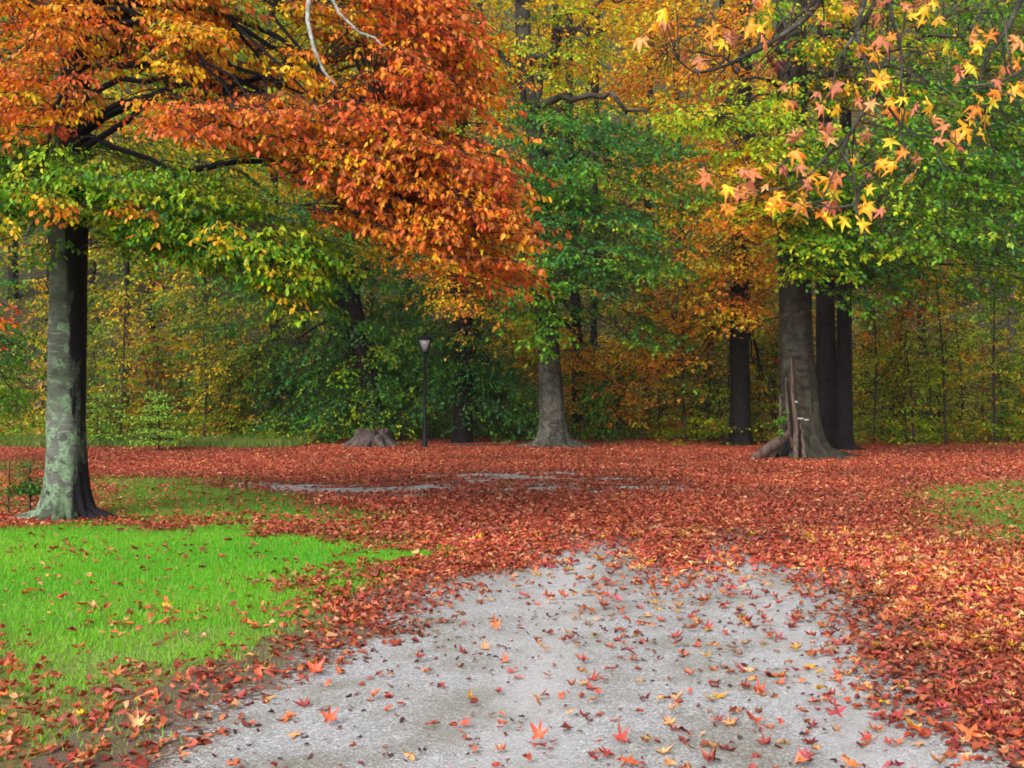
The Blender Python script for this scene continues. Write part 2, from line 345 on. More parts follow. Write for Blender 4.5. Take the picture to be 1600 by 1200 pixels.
m2 = N(nt, 'ShaderNodeMath', operation='ADD'); nt.links.new(m1.outputs[0], m2.inputs[0]); nt.links.new(n3.outputs[0], m2.inputs[1])
r3 = ramp(nt, [(.72, (0, 0, 0)), (.78, (1, 1, 1))]); nt.links.new(m2.outputs[0], r3.inputs[0])
c = mixc(nt, r3.outputs[0], c, (.13, .085, .06))
nt.links.new(c, b.inputs['Base Color']); b.inputs['Roughness'].default_value = .8; b.inputs['Specular IOR Level'].default_value = .3
bump(nt, b, v1.outputs['Distance'], .6, .009)
tag(link('gravel_path', pm, m), 'pale grey gravel drive curving away under the fallen leaves', None, None, 'structure')

# ------------------------------------------------------------------ fallen leaves
LITTER_C = np.array([(.38, .068, .034), (.45, .105, .046), (.31, .048, .032), (.52, .17, .07), (.21, .04, .03), (.6, .3, .15), (.44, .085, .07)])
LITTER_W = np.array([.26, .2, .17, .13, .1, .06, .08])
def litter(n, x0, x1, y0, y1, size, shape, dens, seed, tilt=.35, C=LITTER_C, Wt=LITTER_W):
    r = np.random.default_rng(seed); x = r.uniform(x0, x1, n); u = r.uniform(0, 1, n); y = y0 + (y1 - y0) * u
    k = (np.abs(x) < y * .5 + 1.5) & (r.uniform(0, 1, n) < dens(x, y)); x = x[k]; y = y[k]; n = len(x)
    a = r.uniform(0, 2 * math.pi, n); nr = np.stack([r.normal(0, tilt, n), r.normal(0, tilt, n), np.ones(n)], -1); nr = norm(nr)
    ax = np.stack([np.cos(a), np.sin(a), np.zeros(n)], -1); ax = norm(ax - nr * (ax * nr).sum(-1, keepdims=True))
    sz = size * r.uniform(.6, 1.25, n)
    col = C[r.choice(len(C), n, p=Wt / Wt.sum())] * r.uniform(.75, 1.25, (n, 1)) * r.uniform(.9, 1.1, (n, 3))
    col *= (.62 + .75 * fbm(x, y, .45, 77))[:, None]; b_ = np.clip((fbm(x, y, 1.1, 78) - .5) * 3, 0, 1)[:, None]; col = col * (1 - .45 * b_) + np.array([.15, .055, .035]) * .45 * b_
    z = gz(x, y) + .02 + r.uniform(0, .025, n) * np.minimum(1, tilt * 3)
    return [np.stack([x, y, z], -1) - ax * sz[:, None] * .4, ax, nr, sz, col, r.uniform(-.6, 2.2, n)]
def cover(x, y):     # how thickly leaves lie
    d = 1 - .985 * on_path(x, y); g = on_grass(x, y); d = d * (1 - .985 * g) * (1 - .6 * thin(x, y))
    return np.clip(d * (.75 + .5 * fbm(x, y, .8, 51)), 0, 1)
def drift(x, y): return cover(x, y)
far = litter(560000, -17, 17, 9.5, 33, .07, OVAL, cover, 1, .24)
mid = litter(80000, -6, 6, 4, 11, .06, OVAL, cover, 2, .26)
shard = litter(30000, -5, 6, 4.2, 12, .036, OVAL, lambda x, y: .18 * on_path(x, y) * np.clip(fbm(x, y, 1.5, 55) * 2 - .35, .1, 1), 4, .1, np.array([(.2, .05, .04), (.13, .03, .035), (.3, .12, .06), (.06, .03, .03)]), np.ones(4))
ovals = [np.concatenate(a) for a in zip(far, mid, shard)]
o = link('fallen_leaves', leaf_mesh('fallen_leaves', *ovals[:5], OVAL, ovals[5], None, .05), M_LITTER)
tag(o, 'carpet of russet and orange leaves covering the clearing', None, None, 'stuff')
FRESH_C = np.array([(.55, .16, .05), (.62, .30, .11), (.42, .06, .04), (.5, .09, .035), (.65, .38, .16), (.3, .05, .04), (.55, .1, .12), (.6, .33, .02)])
FRESH_W = np.array([.24, .2, .14, .14, .08, .1, .04, .06])
def near_cover(x, y):
    rt = np.clip((x - (1.2 + .02 * y)) / .6, 0, 1); p = on_path(x, y); g = on_grass(x, y)
    d = np.where(p > .3, .026 + .045 * np.clip(x + .3, 0, 2), (.15 + .6 * rt)) * (1 - .93 * g)
    return np.clip(d * np.clip(1.4 - (y - 5) * .06, .3, 1.4), 0, 1)
st = litter(23000, -5, 6, 4.0, 12, .06, STAR, near_cover, 3, .26, FRESH_C, FRESH_W)
st[0][:, 2] += .012
# the 300 that show largest lie as single leaves; the rest join one drift
show = st[3] / st[0][:, 1]; order = np.argsort(-show); infr = np.abs(st[0][order, 0] / st[0][order, 1]) < .49; infr &= st[0][order, 1] > 4.6
big = order[infr][:285]; rest = np.setdiff1d(np.arange(len(show)), big)
o = link('star_leaves', leaf_mesh('star_leaves', *[a[rest] for a in st[:5]], STAR, st[5][rest] * 1.6, st[4][rest] * R.uniform(.6, 1.3, (len(rest), 1)), .055), M_LITTER)
tag(o, 'loose drift of pointed star shaped leaves beside the gravel', None, None, 'stuff')
CN = ['orange', 'tan', 'dark red', 'russet', 'pale buff', 'maroon', 'pink', 'golden']
leafbank = {}
def single_leaf(ci, vi):
    if (ci, vi) in leafbank: return leafbank[ci, vi]
    r = np.random.default_rng(vi * 31 + 7); tv, tf = STAR; tv = tv.copy()
    for i_ in range(5):
        f_ = r.uniform(.82, 1.1); z_ = r.uniform(-.6, 2.2); tv[7 + 4 * i_:11 + 4 * i_, :2] *= f_; tv[7 + 4 * i_:11 + 4 * i_, 2] *= z_
    tv[:, 2] += .3 * tv[:, 1] ** 2 * r.uniform(-.6, 1)
    tv[:, 2] += .25 * tv[:, 0] ** 2 * r.uniform(-.5, 1.5)
    me = leaf_mesh('star_leaf', np.zeros((1, 3)), np.array([[0, 1., 0]]), np.array([[0, 0, 1.]]), np.ones(1), FRESH_C[ci][None] * r.uniform(.85, 1.15), (tv, tf), None, FRESH_C[ci][None] * np.array([[.9, .7, .8]]), .03)
    me.materials.append(M_LITTER); leafbank[ci, vi] = me; return me
def place_leaf(x, y, size, ci, vi, rz, tx, ty, label, group):
    o = bpy.data.objects.new('fallen_leaf', single_leaf(ci, vi)); COL.objects.link(o)
    o.location = (x, y, gz1(x, y) + .022 + size * .5 * abs(math.sin(tx)) * .6); o.scale = (size,) * 3; o.rotation_euler = (tx, ty, rz)
    tag(o, label, 'leaf', group)
for n_, i in enumerate(big):
    x, y = st[0][i, 0], st[0][i, 1]; ci = int(np.argmin(((FRESH_C - st[4][i]) ** 2).sum(-1))); px, py = pix(x, y, 0)
    p = float(on_path(np.array([x]), np.array([y]))[0])
    sx = 'left' if px < 560 else 'middle' if px < 1050 else 'right'
    if p > .3: place, grp = f'on the bare gravel, {sx} part of the drive', 'star shaped leaves on the gravel drive'
    elif x < 0: place, grp = 'among thin grass by the left gravel edge', 'star shaped leaves by the left gravel edge'
    else: place, grp = 'in the thick drift by the right gravel edge', 'star shaped leaves in the right drift'
    nearfar = 'nearest' if py > 1090 else 'farther'
    place_leaf(x, y, float(st[3][i]) * 1.0, ci, n_ % 6, random.uniform(0, 6.3), random.gauss(0, .2), random.gauss(0, .2),
               f'{CN[ci]} star leaf {place}, {nearfar} rows', grp)
for px, py, s, ci, vi, rz, tx, lab in [
    (1305, 1130, .15, 6, 1, 2.9, .9, 'upright crimson star leaf standing on the gravel near its right side'),
    (1435, 1148, .14, 7, 2, 1.2, .3, 'bright yellow star leaf at the lower right gravel edge'),
    (775, 990, .13, 0, 3, .4, .8, 'vivid orange star leaf standing up alone in the middle of the gravel'),
    (493, 1062, .16, 3, 4, .2, .9, 'bright red star leaf at the left edge of the gravel'),
    (1003, 955, .12, 6, 5, 1.4, .1, 'hot pink flat leaf far up the gravel'),
    (966, 945, .12, 6, 0, .6, .7, 'pinkish red leaf standing just left of the hot pink leaf'),
    (1520, 1165, .2, 0, 1, .2, .5, 'large pale orange star leaf in the lower right corner'),
    (842, 1168, .13, 3, 2, -.3, .8, 'rust coloured star leaf near the bottom centre of the gravel'),
    (972, 1168, .12, 2, 3, .2, .4, 'dark red star leaf near the bottom centre of the gravel'),
    (516, 1142, .13, 3, 4, .3, .8, 'rust red star leaf on the lower left gravel'),
    (1182, 1140, .15, 3, 5, 1, .6, 'rust red star leaf left of the upright crimson one'),
    (853, 1022, .13, 4, 0, 1.9, .5, 'pale buff star leaf on the middle of the gravel'),
    (990, 1030, .13, 2, 1, 1.7, .6, 'dark red star leaf on the middle of the gravel'),
    (215, 1150, .14, 4, 2, .4, .7, 'pale buff star leaf on the leafy ground at lower left'),
    (1132, 932, .12, 0, 3, 1.0, .3, 'small orange leaf on bare gravel where the drive narrows')]:
    x, y = G(px, py); place_leaf(x, y, s * .62, ci, vi, rz, tx, 0, lab, None)

# ------------------------------------------------------------------ grass
def blades(n, x0, x1, y0, y1, h, w, dens, seed, pal):
    r = np.random.default_rng(seed); x = r.uniform(x0, x1, n); y = r.uniform(y0, y1, n)
    k = (np.abs(x) < y * .5 + 1.2) & (r.uniform(0, 1, n) < dens(x, y)); x = x[k]; y = y[k]; n = len(x); a = r.uniform(0, 6.28, n)
    ln = r.uniform(.2, .75, n); ax = norm(np.stack([np.cos(a) * ln, np.sin(a) * ln, np.ones(n)], -1))
    b2 = r.uniform(0, 6.28, n); nr = np.stack([np.cos(b2), np.sin(b2), np.full(n, .1)], -1)
    t = np.clip(fbm(x, y, .7, seed) + r.normal(0, .18, n), 0, 1)[:, None]; col = pal[0] * (1 - t) + pal[1] * t
    dry = r.uniform(0, 1, n) < .05; col[dry] = (.4, .33, .12)
    hh = h * r.uniform(.5, 1.3, n) * (.6 + .8 * fbm(x, y, 1.9, seed + 3))
    return [np.stack([x, y, gz(x, y) - .005], -1), ax, nr, hh, col, np.ones(n), np.full(n, w)]
BL = (np.array([[-.05, 0, 0], [.05, 0, 0], [.035, .55, .03], [0, 1, .16], [-.035, .55, .03]]), [[0, 1, 2, 4], [4, 2, 3]])
PG = (np.array([.06, .36, .014]), np.array([.24, .5, .03]))
g1 = blades(330000, -7.5, -.3, 4.6, 13.5, .047, 1, on_grass, 61, PG)
g2 = blades(120000, -12, -3, 12, 24, .07, 1, lambda x, y: on_grass(x, y) * .8, 62, (np.array([.08, .2, .02]), np.array([.17, .3, .03])))
g3 = blades(120000, 3.4, 12, 8.5, 19, .06, 1, lambda x, y: on_grass(x, y) * .8, 63, (np.array([.09, .2, .02]), np.array([.2, .3, .04])))
g4 = blades(14000, 1.6, 4.5, 4.4, 9, .06, 1, lambda x, y: np.clip((fbm(x, y, 1.4, 71) - .62) * 6, 0, 1) * (on_path(x, y) < .1), 64, PG)
gs = [np.concatenate(a) for a in zip(g1, g2, g3, g4)]
tag(link('grass', leaf_mesh('grass', *gs[:5], BL), M_GRASS), 'short bright green grass of the lawn and verges', None, None, 'stuff')

# ------------------------------------------------------------------ sprays of foliage
PAL = dict(
    green=[(.075, .24, .012), (.11, .30, .014), (.17, .36, .016)],
    deep=[(.027, .135, .03), (.042, .185, .034), (.07, .24, .04)],
    ygreen=[(.24, .44, .014), (.36, .50, .016), (.50, .50, .016)],
    gold=[(.74, .48, .015), (.78, .40, .015), (.64, .48, .018)],
    orange=[(.70, .25, .02), (.74, .19, .022), (.70, .33, .018)],
    red=[(.66, .14, .03), (.60, .10, .035), (.70, .19, .035)],
    olive=[(.27, .29, .018), (.38, .34, .022), (.18, .25, .018)],
    rust=[(.46, .15, .025), (.36, .11, .03), (.52, .2, .03)],
    tan=[(.5, .3, .09), (.44, .24, .06), (.6, .4, .13)])
def spray_leaves(r, root, d, L, leaf, pals, droop=.25, width=.5, hang=.35, K=None, M=None, leafmix=.12):
    n = len(root); mL = float(L.mean()); K = K or max(6, int(mL / (leaf * 1.5))); M = M or max(3, int(mL * width / (leaf * .75)))
    up = np.array([0, 0, 1.]); lat = norm(np.cross(d, up))
    t = (np.arange(K) + .5) / K; t = t[None] + r.uniform(-.4, .4, (n, K)) / K
    mp = root[:, None] + d[:, None] * (L[:, None] * t)[..., None]; mp[..., 2] -= droop * L[:, None] * t ** 2
    sgn = np.where(np.arange(K) % 2, 1., -1.)[None]
    td = norm(d[:, None] * .6 + lat[:, None] * (sgn * .85)[..., None] + r.normal(0, .16, (n, K, 3))); td[..., 2] -= .12
    tl = width * L[:, None] * (1.05 - t * .85) * np.minimum(1, t * 4 + .3) * r.uniform(.6, 1.1, (n, K))
    s = (np.arange(M) + .6) / M
    pos = mp[:, :, None] + td[:, :, None] * (tl[..., None] * s)[..., None]
    pos[..., 2] -= droop * 1.1 * tl[..., None] * s ** 2
    pos = pos + r.normal(0, leaf * .22, pos.shape)
    keep = r.uniform(0, 1, (n, K, M)) < np.clip(tl[..., None] / (tl.mean() * 1.1), .25, 1)
    sg2 = np.where(np.arange(M) % 2, 1., -1.)[None, None, :, None]; per = np.cross(td, up)[:, :, None]
    ax = td[:, :, None] * .75 + per * sg2 * .6 + r.normal(0, .25, pos.shape); ax[..., 2] -= hang * r.uniform(.2, 1.8, ax.shape[:-1])
    nr = np.zeros(pos.shape); nr[..., 2] = 1; nr += r.normal(0, .38, pos.shape)
    # colours: each spray leans to one tone, tips a little further turned, single leaves vary
    names = [p[0] for p in pals]; w = np.array([p[1] for p in pals], float); w /= w.sum()
    A = np.array([PAL[q] for q in names]); sp = r.choice(len(names), n, p=w)
    li = np.broadcast_to(sp[:, None, None], (n, K, M)).copy(); sw = r.uniform(0, 1, li.shape) < leafmix; li[sw] = r.choice(len(names), int(sw.sum()), p=w)
    tone = (r.uniform(0, 3, (n, 1, 1)) + r.normal(0, .6, (n, K, M))) % 3; tone = tone.astype(int) % 3
    col = A[li, tone] * r.uniform(.78, 1.22, li.shape + (1,)) * r.uniform(.93, 1.07, li.shape + (3,))
    k = keep.ravel(); N_ = k.sum()
    tips = np.stack([mp[:, :, :], mp + td * (tl * .5)[..., None] - np.array([0, 0, .28]) * droop * tl[..., None], mp + td * tl[..., None] - np.array([0, 0, 1.1]) * droop * tl[..., None]], 2)
    main = np.stack([root[:, :] + d * (L * q)[:, None] - np.array([0, 0, 1.]) * (droop * L * q * q)[:, None] for q in (0, .25, .5, .75, 1.)], 1)
    return [pos.reshape(-1, 3)[k], ax.reshape(-1, 3)[k], nr.reshape(-1, 3)[k], leaf * r.uniform(.65, 1.2, N_), col.reshape(-1, 3)[k]], tips.reshape(-1, 3, 3), main

def inpoly(poly, n, r):
    poly = np.array(poly, float); lo = poly.min(0); hi = poly.max(0); out = []
    while len(out) < n:
        q = r.uniform(lo, hi, (n * 3, 2)); q = q[sdist(poly, q[:, 0], q[:, 1]) < 0]; out += list(q)
    return np.array(out[:n])

def curve(a, bq, sag, k=8, wob=0., r=None):
    t = np.linspace(0, 1, k)[:, None]; p = a + (bq - a) * t; p[:, 2] += sag * np.sin(t[:, 0] * math.pi)
    if wob: 
        w = r.normal(0, wob, (k, 3)); w[0] = 0; w[-1] = 0; p += w
    return p

def stem_rings(path, rad, seg, flare=0., fh=.5, roots=(), wob=.03, seed=0, notch=None):
    """round stem with flared, fluted foot. path (k,3), rad (k)"""
    path = np.asarray(path, float); k = len(path); a = np.arange(seg) / seg * 2 * math.pi; rr = np.repeat(np.asarray(rad, float)[:, None], seg, 1)
    h = (path[:, 2] - path[0, 2])[:, None]
    f = np.exp(-h / fh) * flare; lob = np.zeros((1, seg))
    for ang, amp, wd in roots:
        dl = (a - math.radians(ang) + math.pi) % (2 * math.pi) - math.pi; lob = lob + amp * (.55 * np.exp(-(dl / wd) ** 2) + .75 * np.exp(-(dl / (wd * .42)) ** 2) - .28 * np.exp(-((np.abs(dl) - wd * .95) / (wd * .35)) ** 2))[None]
    rr = rr * (1 + f * .45) + rad[0] * f * lob * np.exp(-h / (fh * .7))
    for s_, am in ((2, 1), (3, .8), (5, .5), (9, .35)):
        rr += np.asarray(rad)[:, None] * wob * am * np.sin(a[None] * s_ + seed * 1.7 + s_ + 1.1 * np.sin(h * (1.1 + s_ * .23) + seed))
    nz = fbm(np.repeat(a[None] * 3, k, 0), np.repeat(h * 3., seg, 1), 1.2, 5 + seed); rr *= 1 + (nz - .5) * wob * 2
    if notch:
        na, nw, z0, z1, dp = notch; dl = (a - math.radians(na) + math.pi) % (2 * math.pi) - math.pi
        zz = np.clip((h - z0) / (z1 - z0), 0, 1); wz = np.sin(math.pi * np.clip(zz, 0, 1) ** .7) ** .6 * ((h > z0) & (h < z1))
        rr = rr * (1 - dp * wz * np.clip(1.6 - np.abs(dl[None]) / (nw * (.35 + .65 * (1 - zz))), 0, 1))
    V = path[:, None] + np.stack([np.cos(a)[None] * rr, np.sin(a)[None] * rr, np.zeros((k, seg))], -1)
    return V

HANG = .6
class Tree:
    def __init__(s, name, label, px, Y, rad, path_px, bark, leaf=.1, seed=0, flare=1., fh=.45, roots=((20, 1, .4), (120, .9, .4), (200, 1.1, .4), (300, .9, .4)), top_r=None, group=None, cat='tree', seg=40, X=None, wob=.03, notch=None):
        x = (px - 800) / F * Y if X is None else X; s.base = np.array([x, Y, gz1(x, Y)]); s.r = np.random.default_rng(seed + 100); s.leaf = leaf; s.seed = seed
        s.root = tag(empty(name, tuple(s.base)), label, cat, group); s.bark = bark; s.rad = rad
        # path_px: [(dx metres, z), ...]
        zz = np.array([p[1] for p in path_px]); xx = np.array([p[0] for p in path_px]); H = zz[-1]; s.H = H
        k = 60 if rad > .12 else 16; z = -.15 + (H + .15) * (np.linspace(0, 1, k) ** 1.7)
        xo = np.interp(z, zz, xx); yo = .06 * np.sin(z * .5 + seed)
        s.path = np.stack([x + xo, Y + yo - yo[0], s.base[2] + z], -1)
        tr = rad * .5 if top_r is None else top_r
        s.prad = rad + (tr - rad) * np.clip(z / H, 0, 1); s.g = Geo(); s.notch = notch; s.g.grid(stem_rings(s.path, s.prad, seg, flare, fh, roots, wob, seed, notch))
        if flare > .5:
            for ang, amp, wd in roots:
                aa = math.radians(ang + s.r.normal(0, 4)); dv = np.array([math.cos(aa), math.sin(aa), 0]); ln = rad * (1.2 + amp * 1.8)
                t = np.linspace(0, 1, 9)[:, None]; pp = s.base + dv * (rad * .5 + ln * t) ; pp[:, :2] += (np.array([-dv[1], dv[0]]) * (.25 * rad * np.sin(t * 3 + seed)))
                pp[:, 2] = gz(pp[:, 0], pp[:, 1]) + rad * (.62 * (1 - t[:, 0]) ** 2.2) - .012
                s.g.tubes(pp, rad * (.34 * (1 - t[:, 0]) + .05) * min(1.2, amp), 8)
        s.tw = Geo(); s.parts = []; s.limbpts = []
        s.stub = []
    def at(s, z):
        return np.array([np.interp(z, s.path[:, 2], s.path[:, i]) for i in range(3)])
    def rat(s, z): return float(np.interp(z, s.path[:, 2], s.prad))
    def limb(s, tgt, za=None, sag=.3, r0=None, k=10, wob=.05, own=None):
        tgt = np.asarray(tgt, float); hd = np.hypot(*(tgt - s.base)[:2]); za = tgt[2] - hd * .12 if za is None else za
        za = min(max(za, s.base[2] + (3.9 if s.rad > .25 else 2.2)), s.path[-1, 2] - .1); a = s.at(za); L = np.linalg.norm(tgt - a)
        p = curve(a, tgt, sag * L * .35, k, wob * min(1, L * .3), s.r); r0 = r0 or min(s.rat(za) * .45, .01 + .0055 * L)
        rr = r0 * (1 - np.linspace(0, 1, k)) ** .8 + .008; s.g.tubes(p, rr, 7); s.limbpts.append(p)
    lay = .9; layw = .3; merge = False; gap = .37
    def region(s, poly, Y0, Y1, n, pals, L=(.8, 1.4), nl=6, attach='auto', leaf=None, droop=.25, up=-.05, tw=True, hang=.35, density=1., shape=None, crown='crown', width=.5):
        q = inpoly(poly, int(n * 1.25), s.r); q = q[fbm(q[:, 0], q[:, 1] * 1.5, 1 / 75., s.seed + 3) > s.gap][:n]; n = len(q); q = q + s.r.normal(0, 1, q.shape) * np.where(s.r.uniform(0, 1, (n, 1)) < .35, 22, 7)
        Ys = s.r.uniform(Y0, Y1, n); c = np.stack([P(a, b_, y) for (a, b_), y in zip(q, Ys)])
        s.sprays(c, pals, L, nl, attach, leaf, droop, up, tw, hang, shape, width)
    def sprays(s, c, pals, L=(.8, 1.4), nl=6, attach='auto', leaf=None, droop=.25, up=-.05, tw=True, hang=.35, shape=None, width=.5):
        r = s.r; n = len(c); leaf = leaf or s.leaf
        if s.lay and nl:
            hh = c[:, 2] + .3 * np.hypot(c[:, 0] - s.base[0], c[:, 1] - s.base[1]) + 1.4 * fbm(c[:, 0], c[:, 1], .5, s.seed); st = s.lay * (leaf or s.leaf) / .12
            c[:, 2] += s.layw * (np.round(hh / st) * st - hh)
        c[:, 2] = np.maximum(c[:, 2], gz(c[:, 0], c[:, 1]) + .35)
        cen = np.stack([s.at(z) for z in c[:, 2]]); d = c - cen; d[:, 2] = 0; hd = np.linalg.norm(d, axis=1, keepdims=True)
        d = norm(d + r.normal(0, .35, d.shape) * (hd * .5 + .4)); d[:, 2] = up + r.normal(0, .12, n); d = norm(d); LL = r.uniform(*L, n)
        root = c - d * (LL * .55)[:, None]
        lv, tips, main = spray_leaves(r, root, d, LL, leaf, pals, droop, width, max(hang, HANG))
        s.parts.append((lv, shape))
        # limbs to a few far roots, then every spray ties to the closest limb
        if nl:
            sel = r.choice(n, min(nl, n), replace=False)
            for i in sel:
                hd_ = float(hd[i, 0]); za = None
                if attach == 'above': za = root[i, 2] + r.uniform(.05, .5) * hd_ + r.uniform(-.4, .8)
                s.limb(root[i], za, sag=.25 if attach != 'above' else .35)
        pts = np.concatenate(s.limbpts + [s.path[s.path[:, 2] > s.base[2] + 2]]) if s.limbpts else s.path
        j = np.argmin(((root[:, None] - pts[None]) ** 2).sum(-1) + 2. * np.clip(pts[None, :, 2] - root[:, None, 2] + .12 * (s.rad < .03), 0, None), 1); st_ = pts[j]
        t = np.linspace(0, 1, 5)[None, :, None]; cc = st_[:, None] + (root - st_)[:, None] * t; cc[..., 2] += .08 * np.sin(t[..., 0] * math.pi) * np.linalg.norm(root - st_, axis=1)[:, None]
        nearby = np.linalg.norm(root - st_, axis=1) < 1.1 * leaf / .085
        if nearby.any(): s.tw.tubes(cc[nearby], np.broadcast_to(np.array([.009, .0085, .008, .0075, .007]) * (leaf / .085) ** .5 * min(1, s.rad / .035), (int(nearby.sum()), 5)), 4)
        s.tw.tubes(main, np.broadcast_to(np.array([.008, .007, .006, .004, .002]) * (leaf / .085) ** .5 * min(1, s.rad / .03), (n, 5)), 4)
        if tw: s.tw.tubes(tips, np.broadcast_to(np.array([.003, .002, .0012]), (len(tips), 3)), 3)
    def done(s, default=SMALL):
        if s.tw.n and (s.rad < .06 or s.merge): s.g.V += s.tw.V; s.g.L += [q_ + s.g.n for q_ in s.tw.L]; s.g.n += s.tw.n
        o = link('trunk', s.g.mesh('trunk'), s.bark, s.root)
        if s.notch:
            me = o.data; me.materials.append(s.notch_mat); na, nw, z0, z1, dp = s.notch
            for p in me.polygons:
                c = p.center; rr_ = math.hypot(c.x, c.y); dl = (math.atan2(c.y, c.x) - math.radians(na) + math.pi) % (2 * math.pi) - math.pi
                zz = (c.z - z0) / (z1 - z0)
                if 0 < zz < .97 and abs(dl) < nw * (.35 + .65 * (1 - zz)) * 1.15 and rr_ < s.rad * 1.6: p.material_index = 1
        if s.tw.n and s.rad >= .06 and not s.merge: link('twigs', s.tw.mesh('twigs'), B_TWIG, s.root)
        by = {}
        for lv, sh in s.parts: by.setdefault(id(sh) if sh else 0, [sh or default, []])[1].append(lv)
        for sh, lst in by.values():
            a = [np.concatenate(x) for x in zip(*lst)]
            link('crown', leaf_mesh('crown', *a, sh), M_LEAF, s.root)
        return s.root

# ------------------------------------------------------------------ the big beech on the left
HANG = 1.0
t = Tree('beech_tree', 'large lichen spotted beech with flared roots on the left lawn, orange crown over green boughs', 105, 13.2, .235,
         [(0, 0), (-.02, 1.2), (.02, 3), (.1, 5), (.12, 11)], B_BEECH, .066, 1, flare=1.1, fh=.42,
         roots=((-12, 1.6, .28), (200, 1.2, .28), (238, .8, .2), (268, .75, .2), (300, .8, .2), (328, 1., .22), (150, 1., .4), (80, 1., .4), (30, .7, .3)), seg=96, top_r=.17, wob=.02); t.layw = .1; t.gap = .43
O = [('orange', 5), ('red', 2.5), ('rust', 1), ('gold', 1.3)]
t.region([(-120, -140), (300, -140), (330, 40), (260, 150), (130, 170), (20, 190), (-120, 180)], 10.8, 14.5, 420, O, (.7, 1.1), 6, 'above', shape=BEECH)
t.region([(250, -140), (700, -140), (740, 120), (700, 240), (560, 300), (450, 240), (330, 200), (260, 160)], 10.2, 13, 560, [('orange', 4), ('gold', 3), ('rust', 1.2), ('red', 1), ('olive', 1.5)], (.7, 1.1), 8, 'above', shape=BEECH)
t.region([(590, -110), (700, -60), (760, 130), (800, 280), (830, 350), (780, 410), (720, 300), (640, 200), (560, 190), (430, 195), (300, 190), (200, 175), (250, 120), (440, 150), (620, 130)], 9.6, 11.5, 400, [('red', 6), ('orange', 2), ('rust', 1.5)], (.6, .95), 8, 'above', shape=BEECH)
t.region([(470, 190), (700, 210), (800, 320), (800, 420), (760, 440), (700, 380), (600, 350), (520, 310)], 9.8, 12, 400, [('orange', 4), ('red', 2.5), ('rust', 1.5), ('gold', 1)], (.65, 1.), 6, 'above', shape=BEECH)
t.region([(-120, 225), (110, 225), (300, 255), (420, 320), (530, 395), (560, 425), (500, 455), (420, 430), (330, 425), (240, 375), (150, 350), (60, 320), (-120, 360)], 10.8, 14.5, 640, [('green', 6), ('deep', 1.6), ('ygreen', 3), ('olive', 1)], (.7, 1.1), 5, 'above', shape=BEECH)
t.region([(30, 335), (120, 300), (240, 310), (220, 330), (60, 350)], 10.6, 11.2, 16, [('gold', 1), ('orange', 1)], (.6, .8), 1, 'above', shape=BEECH)
t.region([(-80, 235), (80, 240), (120, 300), (40, 350), (-80, 360)], 10.6, 11.6, 50, [('ygreen', 4), ('gold', .8), ('green', 3)], (.6, .9), 2, 'above', shape=BEECH)
t.region([(300, 330), (440, 350), (540, 400), (560, 440), (470, 450), (380, 400)], 10.4, 11.4, 90, [('ygreen', 3), ('gold', .8), ('green', 3)], (.6, .9), 2, 'above', shape=BEECH)
for tgt, up_ in [((480, 265, 10.8), 2.2), ((370, 150, 11), 1.5), ((700, 270, 10.4), 3.6), ((590, 200, 10.6), 2.8), ((760, 380, 10.), 4.2)]: t.limb(P(*tgt), P(*tgt)[2] + up_, .5, .042, 14, .12)
t.done(BEECH)
pale = Geo()
pp = np.array([P(*q) for q in [(470, -60, 9.8), (482, 0, 9.8), (480, 30, 9.75), (490, 75, 9.7), (505, 110, 9.7), (524, 132, 9.7)]]); pale.tubes(pp, np.array([.034, .03, .027, .022, .016, .008]) * .8, 7); pale2 = Geo()
pp = np.array([P(*q) for q in [(500, -40, 9.9), (530, 20, 9.8), (560, 50, 9.8), (585, 58, 9.75), (604, 78, 9.7)]]); pale2.tubes(pp, np.array([.018, .015, .013, .01, .005]), 6)
link('branch', pale2.mesh('branch'), B_PALE, t.root)
link('branch', pale.mesh('branch'), B_PALE, t.root)

HANG = .6
# ------------------------------------------------------------------ pair of dark beeches behind the lamp, boughs sweeping low
DG = [('green', 2), ('deep', 5), ('ygreen', .35)]
t = Tree('beech_tree', 'dark leaning beech behind the old stump, green boughs sweeping low over it', 590, 31, .34, [(0, 0), (-.15, 1.5), (-.75, 4), (-1., 6), (-1.2, 13)], B_DARK, .12, 2, flare=.5); t.layw = .65
t.region([(400, 560), (440, 500), (560, 480), (640, 510), (655, 600), (600, 650), (480, 665), (380, 640), (350, 600)], 29.3, 33.5, 210, [('green', 2), ('deep', 6), ('ygreen', .8)], (1.2, 2.), 9, 'above', droop=.5)
t.region([(370, 300), (640, 320), (650, 480), (520, 500), (400, 480)], 29, 35, 130, [('deep', 6), ('green', 1)], (1.2, 2.), 5)
t.region([(240, 420), (420, 420), (430, 660), (300, 660), (260, 520)], 30, 34, 110, [('olive', 3), ('deep', 3), ('gold', .6)], (1.2, 2.), 5)
t.done()
t = Tree('beech_tree', 'black stemmed beech right of the lamp post, blue green boughs hanging to the ground', 722, 30.2, .26, [(0, 0), (.05, 3), (-.1, 6), (.1, 13)], B_DARK, .115, 3, flare=.4); t.layw = .65
t.region([(640, 520), (720, 520), (800, 560), (850, 620), (850, 670), (790, 660), (700, 620), (640, 600)], 29.2, 32.5, 190, [('deep', 6), ('green', 2)], (1.2, 1.9), 9, 'above', droop=.5)
t.region([(560, 350), (780, 360), (830, 500), (800, 560), (640, 540)], 29, 34, 110, [('deep', 5), ('green', 2), ('olive', .7)], (1.2, 1.8), 5)
t.done()

